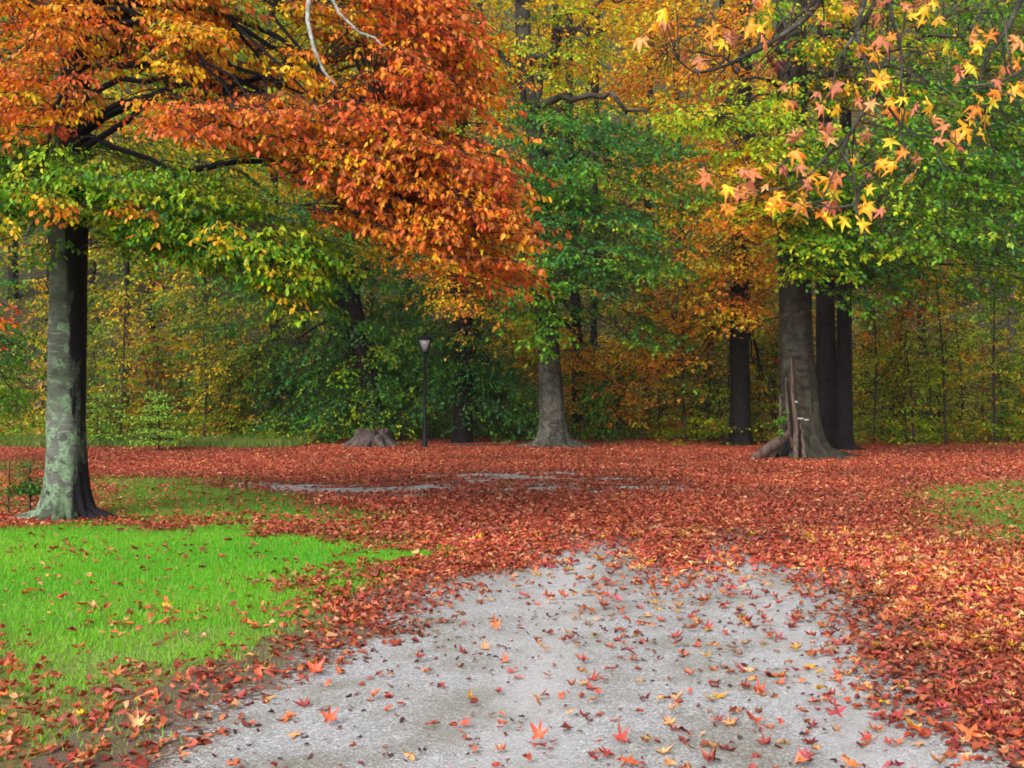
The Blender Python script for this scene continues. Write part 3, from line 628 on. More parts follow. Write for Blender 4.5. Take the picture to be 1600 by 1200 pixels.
# ------------------------------------------------------------------ centre beech
t = Tree('beech_tree', 'grey speckled beech with spreading roots at the middle of the clearing, deep green boughs', 867, 28.6, .33,
         [(0, 0), (-.08, 1.2), (-.25, 4), (-.45, 8), (-.8, 10), (-.95, 14)], B_GREY, .125, 4, flare=1.1, fh=.5, roots=((0, 1.4, .35), (185, 1.4, .35), (230, .8, .3), (300, 1., .3), (335, .9, .3), (90, 1, .4)), seg=72)
t.region([(780, 170), (870, 150), (1000, 190), (1090, 210), (1130, 260), (1060, 330), (1060, 420), (980, 460), (860, 470), (800, 440), (840, 350), (790, 260)], 24.5, 30, 430, [('deep', 5), ('green', 4), ('ygreen', .25)], (1.1, 1.9), 12)
t.region([(770, 430), (860, 400), (960, 420), (980, 480), (880, 510), (860, 560), (780, 500)], 25, 28, 60, [('green', 5), ('ygreen', 1.3)], (1., 1.5), 4)
t.region([(960, 480), (1060, 470), (1060, 550), (980, 560)], 26, 28.5, 26, [('deep', 3), ('green', 2)], (1., 1.5), 3)
t.region([(700, -60), (1000, -60), (980, 60), (860, 150), (740, 140)], 26, 31, 150, [('gold', 3), ('ygreen', 3), ('orange', .7), ('olive', 1)], (1., 1.7), 5)
for tgt, za in [((1062, 235, 26), 9.), ((950, 270, 25.5), 7.), ((1000, -10, 28), 9.), ((720, 60, 28), 9.5), ((960, 60, 27), 10)]:
    t.limb(P(*tgt), za, .5, .1, 14, .15)
t.done()

# ------------------------------------------------------------------ orange-yellow tree left of the big trunk
t = Tree('beech_tree', 'dark trunked beech with golden orange foliage left of the hollow old tree', 1157, 29.2, .29, [(0, 0), (.0, 4), (.1, 8), (.2, 14)], B_DARK, .125, 5, flare=.7, fh=.35, roots=((0, .7, .4), (180, .9, .4), (300, .5, .4)))
t.region([(1040, 250), (1210, 240), (1215, 460), (1180, 500), (1090, 480), (1060, 400)], 26, 31, 250, [('gold', 4), ('orange', 3), ('olive', 1.6)], (1., 1.7), 7)
t.region([(1165, 480), (1225, 480), (1225, 640), (1175, 650)], 31, 33.5, 50, [('rust', 3), ('orange', 2), ('tan', 1.5)], (.9, 1.4), 3)
t.region([(1010, 440), (1090, 440), (1120, 520), (1060, 600), (960, 590), (960, 520)], 28, 32, 110, [('orange', 3), ('gold', 4), ('rust', 1)], (1., 1.6), 4)
t.region([(940, -60), (1180, -60), (1180, 120), (1060, 200), (960, 150)], 27, 33, 190, [('orange', 5), ('gold', 3)], (1., 1.7), 5)
t.done()

# ------------------------------------------------------------------ yellow green boughs and the hollow old tree
BIGR = ((-15, 1.3, .28), (-60, 1.2, .25), (200, 1.2, .3), (235, .9, .22), (268, 1.0, .22), (20, .9, .3), (120, .8, .4), (305, .7, .2))
t = Tree('hollow_beech_tree', 'thickest trunk right of centre, old beech with a torn hollow base and pale shelf fungus', 1250, 24.4, .41,
         [(0, 0), (-.02, 1.5), (-.1, 4), (-.18, 6), (-.2, 12)], B_OLD, .12, 6, flare=1.25, fh=.62, roots=BIGR, seg=96, top_r=.3, wob=.05, notch=(216, .6, -.05, 1.7, .5))
t.notch_mat, nt, b = plain('dark_hollow_wood', (.014, .009, .007), .9, 0, 12)  # near-black wood colour inside the carved hollow
t.region([(985, 165), (1060, 160), (1250, 195), (1250, 220), (1080, 205), (1000, 185)], 19.5, 22.5, 60, [('ygreen', 8), ('gold', .8), ('green', .6)], (.9, 1.4), 3, 'above')
t.region([(1110, 140), (1240, 150), (1240, 185), (1130, 170)], 20, 23, 34, [('ygreen', 5), ('gold', 1.5)], (.9, 1.3), 2, 'above')
t.region([(1070, 235), (1160, 225), (1250, 250), (1245, 290), (1130, 270)], 20, 23, 46, [('gold', 3), ('ygreen', 1), ('orange', 2)], (.9, 1.3), 2, 'above')
t.region([(1110, 290), (1230, 300), (1240, 350), (1130, 340)], 20.5, 23.5, 40, [('gold', 2), ('ygreen', 2), ('orange', 1.5)], (.9, 1.3), 2, 'above')
t.region([(1220, 180), (1380, 180), (1420, 360), (1400, 420), (1290, 440), (1220, 410)], 20.5, 24.5, 200, [('green', 5), ('ygreen', 2.4), ('deep', 1)], (1., 1.6), 6, 'above')
t.region([(1380, 160), (1700, 150), (1720, 420), (1580, 430), (1480, 360), (1400, 380)], 20, 25, 320, [('green', 6), ('deep', 2), ('ygreen', 2)], (1.1, 1.8), 7, 'above')
t.region([(1180, -80), (1420, -80), (1420, 170), (1200, 150)], 21.5, 26, 150, [('gold', 2), ('ygreen', 2), ('green', 2.4), ('orange', 1)], (1., 1.6), 5)
t.region([(1400, -80), (1720, -80), (1720, 150), (1400, 150)], 21, 26, 190, [('green', 3), ('deep', 2), ('olive', 1), ('gold', .8)], (1., 1.7), 5)
t.region([(1300, 380), (1400, 380), (1420, 460), (1330, 470)], 22, 24, 30, [('green', 2), ('deep', 3)], (1., 1.4), 2)
root = t.done()
bx, by, bz = t.base
# torn hollow: dark cavity rim, splintered ribs and the slab that has peeled off to the left
hg = Geo()
def wedge(g, pts, w, th):
    """splintered board following pts, w and th per point"""
    pts = np.asarray(pts, float); k = len(pts); d = norm(np.gradient(pts, axis=0)); sx = norm(np.cross(d, np.array([0, 1., 0]))); ny = np.cross(sx, d)
    ring = [(-1, -1), (-.2, -1.3), (1, -1), (1.05, .2), (.8, 1), (-1, 1)]
    V = np.stack([pts + sx * (a * np.asarray(w) * .5)[:, None] + ny * (b_ * np.asarray(th) * .5)[:, None] for a, b_ in ring], 1)
    g.grid(V)
m_cav, nt, b = plain('dark_hollow_wood', (.02, .013, .01), .9, 0, 12)
m_wood, nt, b = plain('weathered_torn_wood', (.17, .115, .085), .85, 0, 14, .5)
mp = N(nt, 'ShaderNodeMapping'); mp.inputs['Scale'].default_value = (22, 22, 1.4); tcx = N(nt, 'ShaderNodeTexCoord'); nt.links.new(tcx.outputs['Object'], mp.inputs[0])
nn = N(nt, 'ShaderNodeTexNoise', Scale=1.5, Detail=5.); nt.links.new(mp.outputs[0], nn.inputs['Vector']); rr_ = ramp(nt, [(.35, (.03, .02, .016)), (.55, (.095, .058, .042)), (.75, (.17, .115, .085))])
nt.links.new(nn.outputs[0], rr_.inputs[0]); nt.links.new(rr_.outputs[0], b.inputs['Base Color']); bump(nt, b, nn.outputs[0], .8, .02)
q = lambda px, py, Y: P(px, py, Y)
hg = Geo()
for k_, (pts, w_, h_) in enumerate([
    ([(1236, 560, 24.02), (1238, 600, 23.95), (1241, 640, 23.84), (1243, 680, 23.66), (1243, 717, 23.42)], [.02, .07, .09, .10, .12], [.03, .07, .09, .1, .12]),
    ([(1228, 590, 24.02), (1229, 630, 23.98), (1233, 665, 23.85), (1236, 700, 23.65)], [.015, .05, .06, .03], [.02, .05, .05, .03]),
    ([(1220, 615, 24.12), (1219, 650, 24.02), (1219, 690, 23.9)], [.02, .06, .05], [.03, .06, .05]),
    ([(1250, 655, 23.78), (1254, 690, 23.6), (1257, 718, 23.38)], [.02, .06, .09], [.03, .07, .1])]):
    pts = np.array([q(*p_) for p_ in pts]); n_ = 12; tt = np.linspace(0, len(pts) - 1, n_); rr2 = np.random.default_rng(k_)
    p2 = np.stack([np.interp(tt, np.arange(len(pts)), pts[:, j_]) for j_ in range(3)], -1) + rr2.normal(0, .008, (n_, 3))
    wedge(hg, p2, np.interp(tt, np.arange(len(pts)), w_) * rr2.uniform(.7, 1.2, n_), np.interp(tt, np.arange(len(pts)), h_))
link('torn_wood', hg.mesh('torn_wood'), m_wood, root)
hg = Geo(); wedge(hg, [q(1232, 676, 23.75), q(1215, 690, 23.6), q(1195, 704, 23.5), q(1172, 720, 23.4)], [.12, .2, .2, .12], [.07, .09, .09, .05])
wedge(hg, [q(1222, 694, 23.8), q(1205, 710, 23.7), q(1200, 722, 23.6)], [.1, .16, .14], [.08, .1, .1])
tag(link('broken_slab', hg.mesh('broken_slab'), m_wood, root), 'peeled slab of trunk leaning to the ground')
fm, nt, b = plain('pale_fungus', (.34, .34, .29), .8, 0, 20, .25)
for px, py, sx_, yy in [(1250, 654, .085, 23.74), (1259, 656, .07, 23.76), (1243, 628, .03, 23.8)]:
    hg = Geo(); c0 = q(px, py, yy); a = np.linspace(0, 2 * math.pi, 12, endpoint=False)
    rings = [np.stack([c0[0] + np.cos(a) * sx_ * k_, c0[1] - .05 + np.sin(a) * .09 * k_, np.full(12, c0[2] + z_)], -1) for k_, z_ in ((.05, .022), (.7, .018), (1, .0), (.8, -.016), (.05, -.02))]
    hg.grid(np.array(rings)); link('shelf_fungus', hg.mesh('shelf_fungus'), fm, root)
# small vine of leaves on the left flank of the hollow
iv = Tree('vine', 'small green creeper climbing the left flank of the hollow trunk', 1219, 23.6, .012, [(0, 0), (.02, 1.)], B_TWIG, .1, 7, flare=0, cat='plant', seg=6)
iv.s0 = iv.r.normal(0, 1, (9, 3)) * np.array([.07, .05, .2]) + P(1219, 650, 23.6)
iv.sprays(iv.s0, [('green', 1)], (.12, .2), 0, leaf=.075, tw=False); iv.done()

# ------------------------------------------------------------------ two dark trunks right behind it
t = Tree('beech_tree', 'black trunk tucked close behind the hollow tree', 1294, 27.5, .27, [(0, 0), (-.05, 2), (-.12, 5), (-.1, 13)], B_DARK, .125, 8, flare=.4)
t.region([(1230, 330), (1420, 300), (1430, 420), (1300, 450)], 26, 30, 90, [('green', 3), ('deep', 3), ('gold', .6)], (1., 1.6), 4); t.done()
t = Tree('beech_tree', 'slimmer dark trunk standing clear to the right of the hollow tree', 1319, 26.8, .21, [(0, 0), (-.02, 3), (.02, 6), (.1, 13)], B_DARK, .125, 9, flare=1., fh=.35, roots=((-5, 1.2, .35), (180, .9, .35), (250, .6, .3), (300, .7, .3)))
t.region([(1340, 400), (1500, 400), (1490, 540), (1400, 580), (1345, 540)], 30, 33, 60, [('rust', 3), ('orange', 1.5), ('olive', 1.5), ('ygreen', 1)], (1., 1.5), 3)
t.region([(1340, 260), (1600, 280), (1620, 460), (1480, 470), (1350, 440)], 26, 31, 170, [('green', 3), ('deep', 2.5), ('ygreen', .8), ('gold', .5)], (1.1, 1.7), 6); t.done()

# golden bough tree behind lamp (its own slim stem hidden among the dark boughs)
t = Tree('beech_tree', 'slender tree with a drooping golden orange bough above the street lamp', 800, 24.5, .1, [(0, 0), (.1, 4), (.2, 9)], B_DARK, .1, 10, flare=.3, X=.55) if False else None
t = Tree('beech_tree', 'slim stemmed beech with drooping golden boughs reaching toward the lamp', 905, 33, .2, [(0, 0), (-.1, 4), (-.3, 8), (-.3, 13)], B_DARK, .11, 10, flare=.4)
t.region([(660, 380), (790, 370), (800, 450), (740, 500), (690, 490), (665, 440)], 25.5, 28.5, 110, [('gold', 3), ('orange', 3), ('tan', 1)], (.8, 1.3), 4)
t.region([(740, 480), (860, 500), (850, 600), (790, 560)], 31, 34, 60, [('gold', 2), ('orange', 1), ('olive', 2)], (1., 1.6), 3)
t.region([(870, 500), (1000, 520), (1010, 640), (900, 660)], 30, 34, 100, [('gold', 3), ('orange', 2), ('deep', 1.5)], (1., 1.6), 4)
t.region([(890, 590), (960, 590), (950, 680), (890, 680)], 29.8, 31, 30, [('deep', 2), ('green', 1)], (.9, 1.3), 2)
t.done()

t = Tree('beech_tree', 'slim dark tree behind the left beech, olive yellow leaves filling between its orange boughs', 500, 25, .16, [(0, 0), (.3, 4), (.8, 8), (1., 12)], B_DARK, .12, 18, flare=.4, X=-15.5)
t.region([(-80, -60), (240, -60), (240, 240), (-80, 260)], 21, 26, 170, [('olive', 3), ('ygreen', 2), ('gold', 1.5), ('green', 1)], (1., 1.6), 5)
t.region([(220, -60), (500, -60), (560, 330), (300, 330), (220, 200)], 22, 27, 230, [('olive', 3), ('green', 3), ('gold', 2), ('ygreen', 1)], (1., 1.7), 6)
t.done()
t = Tree('beech_tree', 'dark tree standing behind the orange bough tips, left of the centre beech', 553, 33.5, .2, [(0, 0), (-.4, 5), (-.2, 14)], B_DARK, .13, 19, flare=.4)
t.region([(480, -60), (780, -60), (800, 200), (760, 380), (560, 400), (480, 250)], 25, 30, 300, [('gold', 3), ('olive', 3), ('orange', 1.5), ('ygreen', 1)], (1.1, 1.8), 7)
t.region([(380, 380), (560, 360), (580, 480), (400, 500)], 29, 33, 70, [('deep', 4), ('olive', 1)], (1.1, 1.8), 3)
t.done()
# ------------------------------------------------------------------ woodland behind: every tree its own stem and crown
def wood_tree(px, Y, rad, H, pals, n, label, seed, z0=3., spread=3.2, leaf=.15, lean=0., bark=B_DARK, name='woodland_tree', group='trees of the wood behind the clearing', L=(1.3, 2.3)):
    n = int(n * (1.5 if px < 560 else 1.15))
    t = Tree(name, label, px, Y, rad, [(0, 0), (lean * .4, H * .5), (lean, H)], bark, leaf, seed, flare=.3, group=group, seg=20, wob=.04)
    r = t.r; z = z0 + (H - z0) * r.uniform(0, 1, n) ** .9; a = r.uniform(0, 2 * math.pi, n); rr = spread * (.25 + .75 * np.sqrt(r.uniform(0, 1, n))) * (1 - .45 * ((z - z0) / (H - z0)) ** 2)
    c = np.stack([t.base[0] + lean * z / H + np.cos(a) * rr, t.base[1] + np.sin(a) * rr, t.base[2] + z], -1)
    t.sprays(c, pals, L, 7, 'auto', droop=.3, tw=False); t.done()
WT = [  # px, Y, rad, H, palette, sprays, words
    (-60, 36, .2, 15, [('deep', 3), ('green', 2), ('olive', 1)], 110, 'dark green tree at the far left edge of the wood'),
    (70, 40, .16, 17, [('olive', 3), ('green', 2), ('gold', 1)], 120, 'olive tree seen behind the left beech trunk'),
    (195, 36, .1, 14, [('olive', 3), ('rust', 1), ('ygreen', 1)], 100, 'thin stemmed olive tree just right of the left beech'),
    (238, 39, .17, 16, [('olive', 2), ('tan', 2), ('green', 1)], 130, 'brown stemmed tree with tan leaves left of the pale sapling'),
    (330, 37, .1, 13, [('gold', 2), ('olive', 3), ('green', 1)], 100, 'slight yellowing tree right of the pale sapling'),
    (430, 41, .2, 18, [('deep', 2), ('olive', 2), ('gold', 1)], 130, 'tall dark green tree behind the sweeping beech boughs'),
    (520, 44, .2, 18, [('gold', 2), ('orange', 2), ('olive', 2)], 130, 'yellow orange tree rising left of centre'),
    (640, 43, .2, 18, [('deep', 4), ('green', 1)], 140, 'dark green tree directly above the street lamp'),
    (745, 40, .18, 18, [('olive', 3), ('gold', 3), ('ygreen', 1)], 130, 'olive gold tree right of the street lamp'),
    (850, 43, .22, 19, [('gold', 4), ('ygreen', 2), ('orange', 1)], 140, 'yellow tree rising behind the centre beech'),
    (925, 37, .13, 16, [('ygreen', 2), ('gold', 3), ('olive', 2)], 110, 'yellow green tree close right of the centre beech'),
    (1010, 41, .18, 18, [('gold', 4), ('orange', 3), ('ygreen', 1)], 140, 'golden tree between the centre beech and the orange one'),
    (1080, 37, .12, 16, [('ygreen', 4), ('gold', 2)], 110, 'bright yellow green tree left of the golden trunked beech'),
    (1190, 43, .2, 18, [('rust', 3), ('orange', 3), ('gold', 1)], 140, 'rust orange tree seen left of the hollow trunk'),
    (1352, 36, .17, 17, [('ygreen', 2), ('olive', 2), ('rust', 1)], 110, 'pale stemmed tree right of the dark trunks'),
    (1440, 40, .17, 18, [('green', 3), ('ygreen', 2), ('rust', 1)], 130, 'green tree half way to the right edge'),
    (1575, 37, .17, 17, [('green', 3), ('ygreen', 2)], 130, 'pale stemmed green tree at the right edge'),
    (1680, 41, .2, 18, [('green', 2), ('deep', 2), ('olive', 1)], 120, 'dark tree beyond the right edge verge'),
    (140, 50, .25, 20, [('green', 2), ('deep', 3), ('gold', 1)], 130, 'far green tree high on the rise at left'),
    (20, 52, .25, 20, [('gold', 2), ('olive', 3)], 130, 'far yellowing tree high on the rise at far left'),
    (330, 51, .25, 21, [('ygreen', 2), ('green', 3), ('gold', 2)], 140, 'far yellow green tree on the rise left of centre'),
    (480, 55, .25, 21, [('ygreen', 2), ('gold', 3)], 140, 'far golden tree high on the rise left of centre'),
    (700, 52, .25, 21, [('gold', 3), ('orange', 2), ('olive', 2)], 140, 'far orange and yellow tree on the rise at centre'),
    (930, 54, .25, 21, [('gold', 3), ('ygreen', 2)], 140, 'far yellow tree on the rise right of centre'),
    (1120, 51, .25, 21, [('orange', 4), ('gold', 2)], 140, 'far orange tree on the rise above the golden beech'),
    (1300, 53, .25, 21, [('gold', 2), ('green', 2), ('rust', 1)], 140, 'far mixed tree on the rise behind the hollow tree'),
    (1500, 52, .25, 21, [('green', 2), ('olive', 2), ('gold', 1)], 140, 'far olive green tree on the rise at right'),
    (1640, 54, .25, 21, [('olive', 2), ('green', 2)], 130, 'far dull green tree on the rise at far right')]
for i, w_ in enumerate(WT):
    far_ = w_[1] > 48
    wood_tree(*w_[:6], w_[6], 200 + i, z0=1.2 if not far_ else 2.2, spread=2.6 if not far_ else 4.2, leaf=.17 if not far_ else .26, lean=random.uniform(-.8, .8),
              bark=B_GREY if 'pale stemmed' in w_[6] else B_DARK, L=(1.2, 2.1) if not far_ else (1.8, 3.2))

# ------------------------------------------------------------------ saplings and shrubs of the wood edge
def sapling(px, Y, H, pals, n, label, seed, leaf=.1, spread=.8, name='sapling', group='saplings along the wood edge', z0=.4, rad=.028, L=(.5, 1.)):
    t = Tree(name, label, px, Y, rad, [(0, 0), (random.uniform(-.1, .1), H * .5), (random.uniform(-.25, .25), H)], B_TWIG, leaf, seed, flare=0., group=group, seg=8, cat='sapling')
    t.prad = t.prad; r = t.r; z = r.uniform(z0, H, n); a = r.uniform(0, 6.28, n); rr = spread * (1 - .55 * (z / H)) * r.uniform(.2, 1, n)
    c = np.stack([t.base[0] + np.cos(a) * rr, t.base[1] + np.sin(a) * rr, t.base[2] + z], -1)
    for q_ in range(4):
        zz = H * (.25 + .17 * q_); aa = r.uniform(0, 6.28); t.limbpts.append(curve(t.at(t.base[2] + zz), t.at(t.base[2] + zz) + np.array([math.cos(aa) * spread * .7, math.sin(aa) * spread * .7, .6]), .1, 6)); t.g.tubes(t.limbpts[-1], np.linspace(.014, .004, 6), 5)
    t.sprays(c, pals, L, 0, tw=False, droop=.2); t.done()
hues = {'olive': 'olive leaved', 'green': 'green leaved', 'ygreen': 'yellow green', 'gold': 'golden leaved', 'rust': 'rust leaved', 'tan': 'tan leaved', 'deep': 'dark green'}
def where(px):
    marks = [(-40, 'at the far left edge'), (60, 'left of the left beech'), (180, 'between left beech and pale sapling'), (330, 'right of the pale sapling'), (470, 'left of the old stump'), (640, 'behind the lamp post'), (780, 'left of the centre beech'), (950, 'right of the centre beech'),
             (1070, 'left of the golden beech'), (1200, 'left of the hollow trunk'), (1400, 'right of the dark trunks'), (1500, 'near the right edge'), (1600, 'at the right edge')]
    return min(marks, key=lambda m_: abs(m_[0] - px))[1]
SAP = []
for i in range(58):
    px = -80 + i * 30.5 + random.uniform(-14, 14); Y = random.uniform(31.5, 36)
    if px < 420: pal = random.choice([('olive', 'tan'), ('olive', 'green'), ('green', 'olive'), ('tan', 'olive'), ('gold', 'olive'), ('rust', 'olive')])
    elif px < 830: pal = random.choice([('deep', 'olive'), ('olive', 'deep'), ('deep', 'green')])
    elif px < 1060: pal = random.choice([('olive', 'gold'), ('ygreen', 'green'), ('gold', 'rust'), ('green', 'olive')])
    elif px < 1260: pal = random.choice([('rust', 'olive'), ('ygreen', 'olive'), ('rust', 'gold'), ('tan', 'green')])
    else: pal = random.choice([('ygreen', 'olive'), ('olive', 'gold'), ('green', 'ygreen'), ('rust', 'olive'), ('ygreen', 'gold')])
    H = random.uniform(2.2, 5.2)
    sapling(px, Y, H, [(pal[0], 3), (pal[1], 1.5)], int(26 + H * 13), f'{hues[pal[0]]} {"tall" if H > 3.7 else "low"} sapling {where(px)}, {hues[pal[1]].split()[0]} tinged', 300 + i, spread=.9, z0=.15)
for i in range(30):
    px = random.choice([random.uniform(1040, 1240), random.uniform(1350, 1640), random.uniform(1350, 1640), random.uniform(160, 420)]); Y = random.uniform(30.3, 32.5); H = random.uniform(1.6, 4.4)
    pal = random.choice([('ygreen', 'green'), ('green', 'ygreen'), ('olive', 'gold'), ('ygreen', 'rust'), ('gold', 'ygreen')]) if px > 500 else random.choice([('olive', 'green'), ('green', 'olive'), ('gold', 'olive')])
    sapling(px, Y, H, [(pal[0], 3), (pal[1], 1.5)], int(18 + H * 11), f'{hues[pal[0]]} {"tall" if H > 3. else "low"} front sapling {where(px)}, {hues[pal[1]].split()[0]} tinged', 500 + i, spread=.9, z0=.15, leaf=.09, L=(.4, .8))
# straight bare stems that stand out on the right
for i, (px, H, Y) in enumerate([(1365, 4, 30), (1415, 3.2, 30.2), (1478, 4.6, 29.6), (1555, 4.2, 29.8), (1428, 2.6, 29.4), (1070, 3.4, 30), (318, 3.2, 29.5), (188, 4.5, 30)]):
    sapling(px, Y, H, [('ygreen', 2), ('olive', 3), ('gold', 1)] if px > 900 else [('olive', 3), ('gold', 2)], 34, f'thin sparse leaved young tree, {["tallest pair member", "slim one", "straight forked one", "outer one", "shortest one", "spindly one", "yellow tufted one", "tallest left one"][i]} {where(px)}',
            400 + i, spread=1.1, name='young_tree', group='young thin stemmed trees in front of the wood', rad=.04, z0=.8)
# pale green feathery sapling
t = Tree('feathery_sapling', 'pale lime green feathery conifer sapling at the lawn edge left of centre', 248, 26.8, .03, [(0, 0), (0, 1.5)], B_TWIG, .085, 12, flare=0, cat='sapling', seg=8)
r = t.r; zz = []; 
for k_, (z_, n_, w_) in enumerate([(.25, 18, .75), (.6, 18, .72), (.95, 16, .6), (1.2, 10, .42), (1.45, 6, .2)]):
    a = np.arange(n_) / n_ * 6.28 + k_; zz.append(np.stack([t.base[0] + np.cos(a) * w_ * .6, t.base[1] + np.sin(a) * w_ * .6, np.full(n_, t.base[2] + z_)], -1))
PAL['lime'] = [(.32, .56, .05), (.40, .60, .08), (.24, .48, .05)]
t.sprays(np.concatenate(zz), [('lime', 1)], (.5, .75), 0, leaf=.07, droop=.3, hang=.7, up=.1, width=.35)
t.sprays(np.concatenate(zz) + t.r.normal(0, .06, (68, 3)), [('lime', 1)], (.45, .7), 0, leaf=.07, droop=.3, hang=.7, up=.12, width=.3); t.done()
t = Tree('shrub', 'rounded pale green bush just right of the left beech trunk', 152, 29, .03, [(0, 0), (0, 1.3)], B_TWIG, .08, 13, flare=0, cat='shrub', seg=8)
t.sprays(t.r.normal(0, 1, (60, 3)) * np.array([.45, .3, .4]) + t.base + np.array([0, 0, .8]), [('lime', 2), ('green', 3)], (.4, .7), 0, tw=False); t.done()
t = Tree('red_maple_bough_tree', 'tree beyond the left edge with one scarlet orange bough showing', -60, 20, .14, [(0, 0), (0, 6)], B_DARK, .1, 14, flare=.5)
t.merge = True
t.region([(-80, 440), (-10, 440), (22, 480), (5, 530), (-80, 540)], 18.5, 20.5, 40, [('red', 3), ('orange', 1)], (.7, 1.), 3)
t.region([(-80, 480), (20, 490), (60, 560), (40, 640), (-80, 640)], 22, 25, 70, [('deep', 4), ('green', 2)], (.9, 1.4), 3); t.done()
# small dark shrub and twigs left of the beech foot
t = Tree('shrub', 'small dark feathery shrub against the left side of the beech foot', 48, 13.5, .014, [(0, 0), (0, .6)], B_TWIG, .045, 15, flare=0, cat='shrub', seg=6)
t.sprays(t.r.normal(0, 1, (60, 3)) * np.array([.09, .08, .16]) + t.base + np.array([0, 0, .36]), [('deep', 3), ('green', 1)], (.15, .3), 0, tw=False); t.done()
t = Tree('young_tree', 'tiny bare twiggy plant with brown leaves at the left edge of the lawn', 14, 13.4, .012, [(0, 0), (.02, .7)], B_TWIG, .05, 16, flare=0, cat='sapling', seg=6)
t.sprays(t.r.normal(0, 1, (16, 3)) * np.array([.16, .1, .16]) + t.base + np.array([0, 0, .5]), [('rust', 2), ('deep', 1)], (.2, .35), 0, tw=False); t.done()

# weeds and low growth that nobody could count
r = np.random.default_rng(77); n = 1900
x = r.uniform(-20, 22, n); y = np.where((x > -5) & (x < -.6), 30.8, 28.9) + r.uniform(0, 1, n) ** 1.5 * 7 + .25 * np.sin(x); c = np.stack([x, y, gz(x, y) + r.uniform(.05, .9, n)], -1)
keep = ~((np.abs(x + 1) < 5) & (y < 31.5)); c = c[keep]; a = r.uniform(0, 6.28, len(c)); d = norm(np.stack([np.cos(a), np.sin(a), np.full(len(c), .15)], -1))
Ls = r.uniform(.5, 1.1, len(c)); parts = []
for lo, hi, pl in [(-30, -4.5, [('olive', 3), ('green', 3), ('tan', 1), ('ygreen', 1)]), (-4.5, 1.5, [('deep', 4), ('olive', 2)]), (1.5, 8, [('olive', 3), ('ygreen', 2), ('rust', 1.5), ('green', 1)]), (8, 30, [('olive', 3), ('ygreen', 3), ('green', 2), ('rust', 1)])]:
    k_ = (c[:, 0] >= lo) & (c[:, 0] < hi); lv, _, _ = spray_leaves(r, c[k_] - d[k_] * .3, d[k_], Ls[k_], .11, pl, .3, .5, .35); parts.append(lv)
tag(link('undergrowth', leaf_mesh('undergrowth', *[np.concatenate(z_) for z_ in zip(*parts)], SMALL), M_LEAF), 'tangled low undergrowth along the foot of the wood', None, None, 'stuff')
hl = litter(60000, -34, 34, 33, 70, .2, OVAL, lambda x, y: np.clip(.25 + .1 * x - .0 * y, .12, .9), 9, .5, np.array([(.30, .10, .03), (.36, .2, .06), (.14, .13, .03), (.26, .24, .05)]), np.array([.25, .3, .25, .2]))
tag(link('hillside_leaves', leaf_mesh('hillside_leaves', *hl[:5], OVAL, hl[5]), M_LITTER), 'brown and rust leaves lying on the wooded rise', None, None, 'stuff')
tg = blades(60000, -15, -5.6, 27.4, 31.8, .24, 1, lambda x, y: np.clip((y - 27.9 + 1.6 * (fbm(x, y, .8, 92) - .5)) * .7, .0, .8), 91, (np.array([.10, .2, .03]), np.array([.22, .26, .06])))
tag(link('tall_grass', leaf_mesh('tall_grass', *tg[:5], BL), M_GRASS), 'rough pale grass fringing the wood edge at left', None, None, 'stuff')

# ------------------------------------------------------------------ sweetgum leaning in from the upper right
t = Tree('sweetgum_tree', 'sweetgum whose bare twigs and big star leaves hang into the upper right', 0, 7.2, .19, [(0, 0), (-.1, 3), (-.3, 9)], B_GREY, .13, 17, flare=.6, X=4.9)
Ys = 6.0
BR = [ # main hanging branches in metres, written as picture point and distance
    [(1500, -420, 6.6), (1420, -200, 6.3), (1385, -30, 6.1), (1350, 35, 6.), (1310, 90, 5.95), (1302, 130, 5.9)],
    [(1500, -420, 6.6), (1340, -180, 6.4), (1290, -10, 6.2), (1265, 25, 6.1), (1200, 70, 6.0), (1130, 105, 5.9), (1085, 116, 5.85), (1062, 95, 5.8)],
    [(1420, -200, 6.3), (1345, 10, 6.), (1340, 60, 5.9), (1355, 100, 5.9), (1372, 145, 5.85), (1405, 190, 5.85), (1425, 210, 5.8), (1470, 215, 5.8)],
    [(1372, 145, 5.85), (1345, 180, 5.9), (1325, 215, 5.95), (1290, 245, 6.), (1270, 270, 6.), (1240, 290, 6.), (1200, 298, 6.)],
    [(1325, 215, 5.95), (1315, 240, 5.9), (1335, 270, 5.9), (1338, 335, 5.9)],
    [(1600, -300, 6.2), (1640, -120, 6.), (1595, 0, 5.9), (1572, 50, 5.8), (1540, 90, 5.8), (1525, 150, 5.8)],
    [(1385, -30, 6.1), (1395, 30, 6.), (1410, 80, 6.), (1408, 130, 5.9)],
    [(1640, -120, 6.), (1620, 60, 5.7), (1600, 110, 5.7), (1560, 130, 5.7), (1500, 135, 5.7)],
    [(1290, -10, 6.2), (1240, 30, 6.1), (1225, 60, 6.05)]]
for i, b_ in enumerate(BR):
    pp = np.array([P(*w_) for w_ in b_]); k = 26; tt = np.linspace(0, len(pp) - 1, k); p2 = np.stack([np.interp(tt, np.arange(len(pp)), pp[:, j]) for j in range(3)], -1)
    for _ in range(2): p2[1:-1] = (p2[:-2] + p2[1:-1] * 2 + p2[2:]) / 4
    r0 = .024 if i in (0, 1, 5) else .014
    t.g.tubes(p2, np.linspace(r0, .004, k) * (1 + .15 * np.sin(np.arange(k) * 1.9)), 7); t.limbpts.append(p2)
for tgt, za in [((1500, -420, 6.6), 4.2), ((1600, -300, 6.2), 3.8)]:
    e = P(*tgt); t.g.tubes(curve(t.at(za), e, .5, 10), np.linspace(.09, .026, 10), 8)
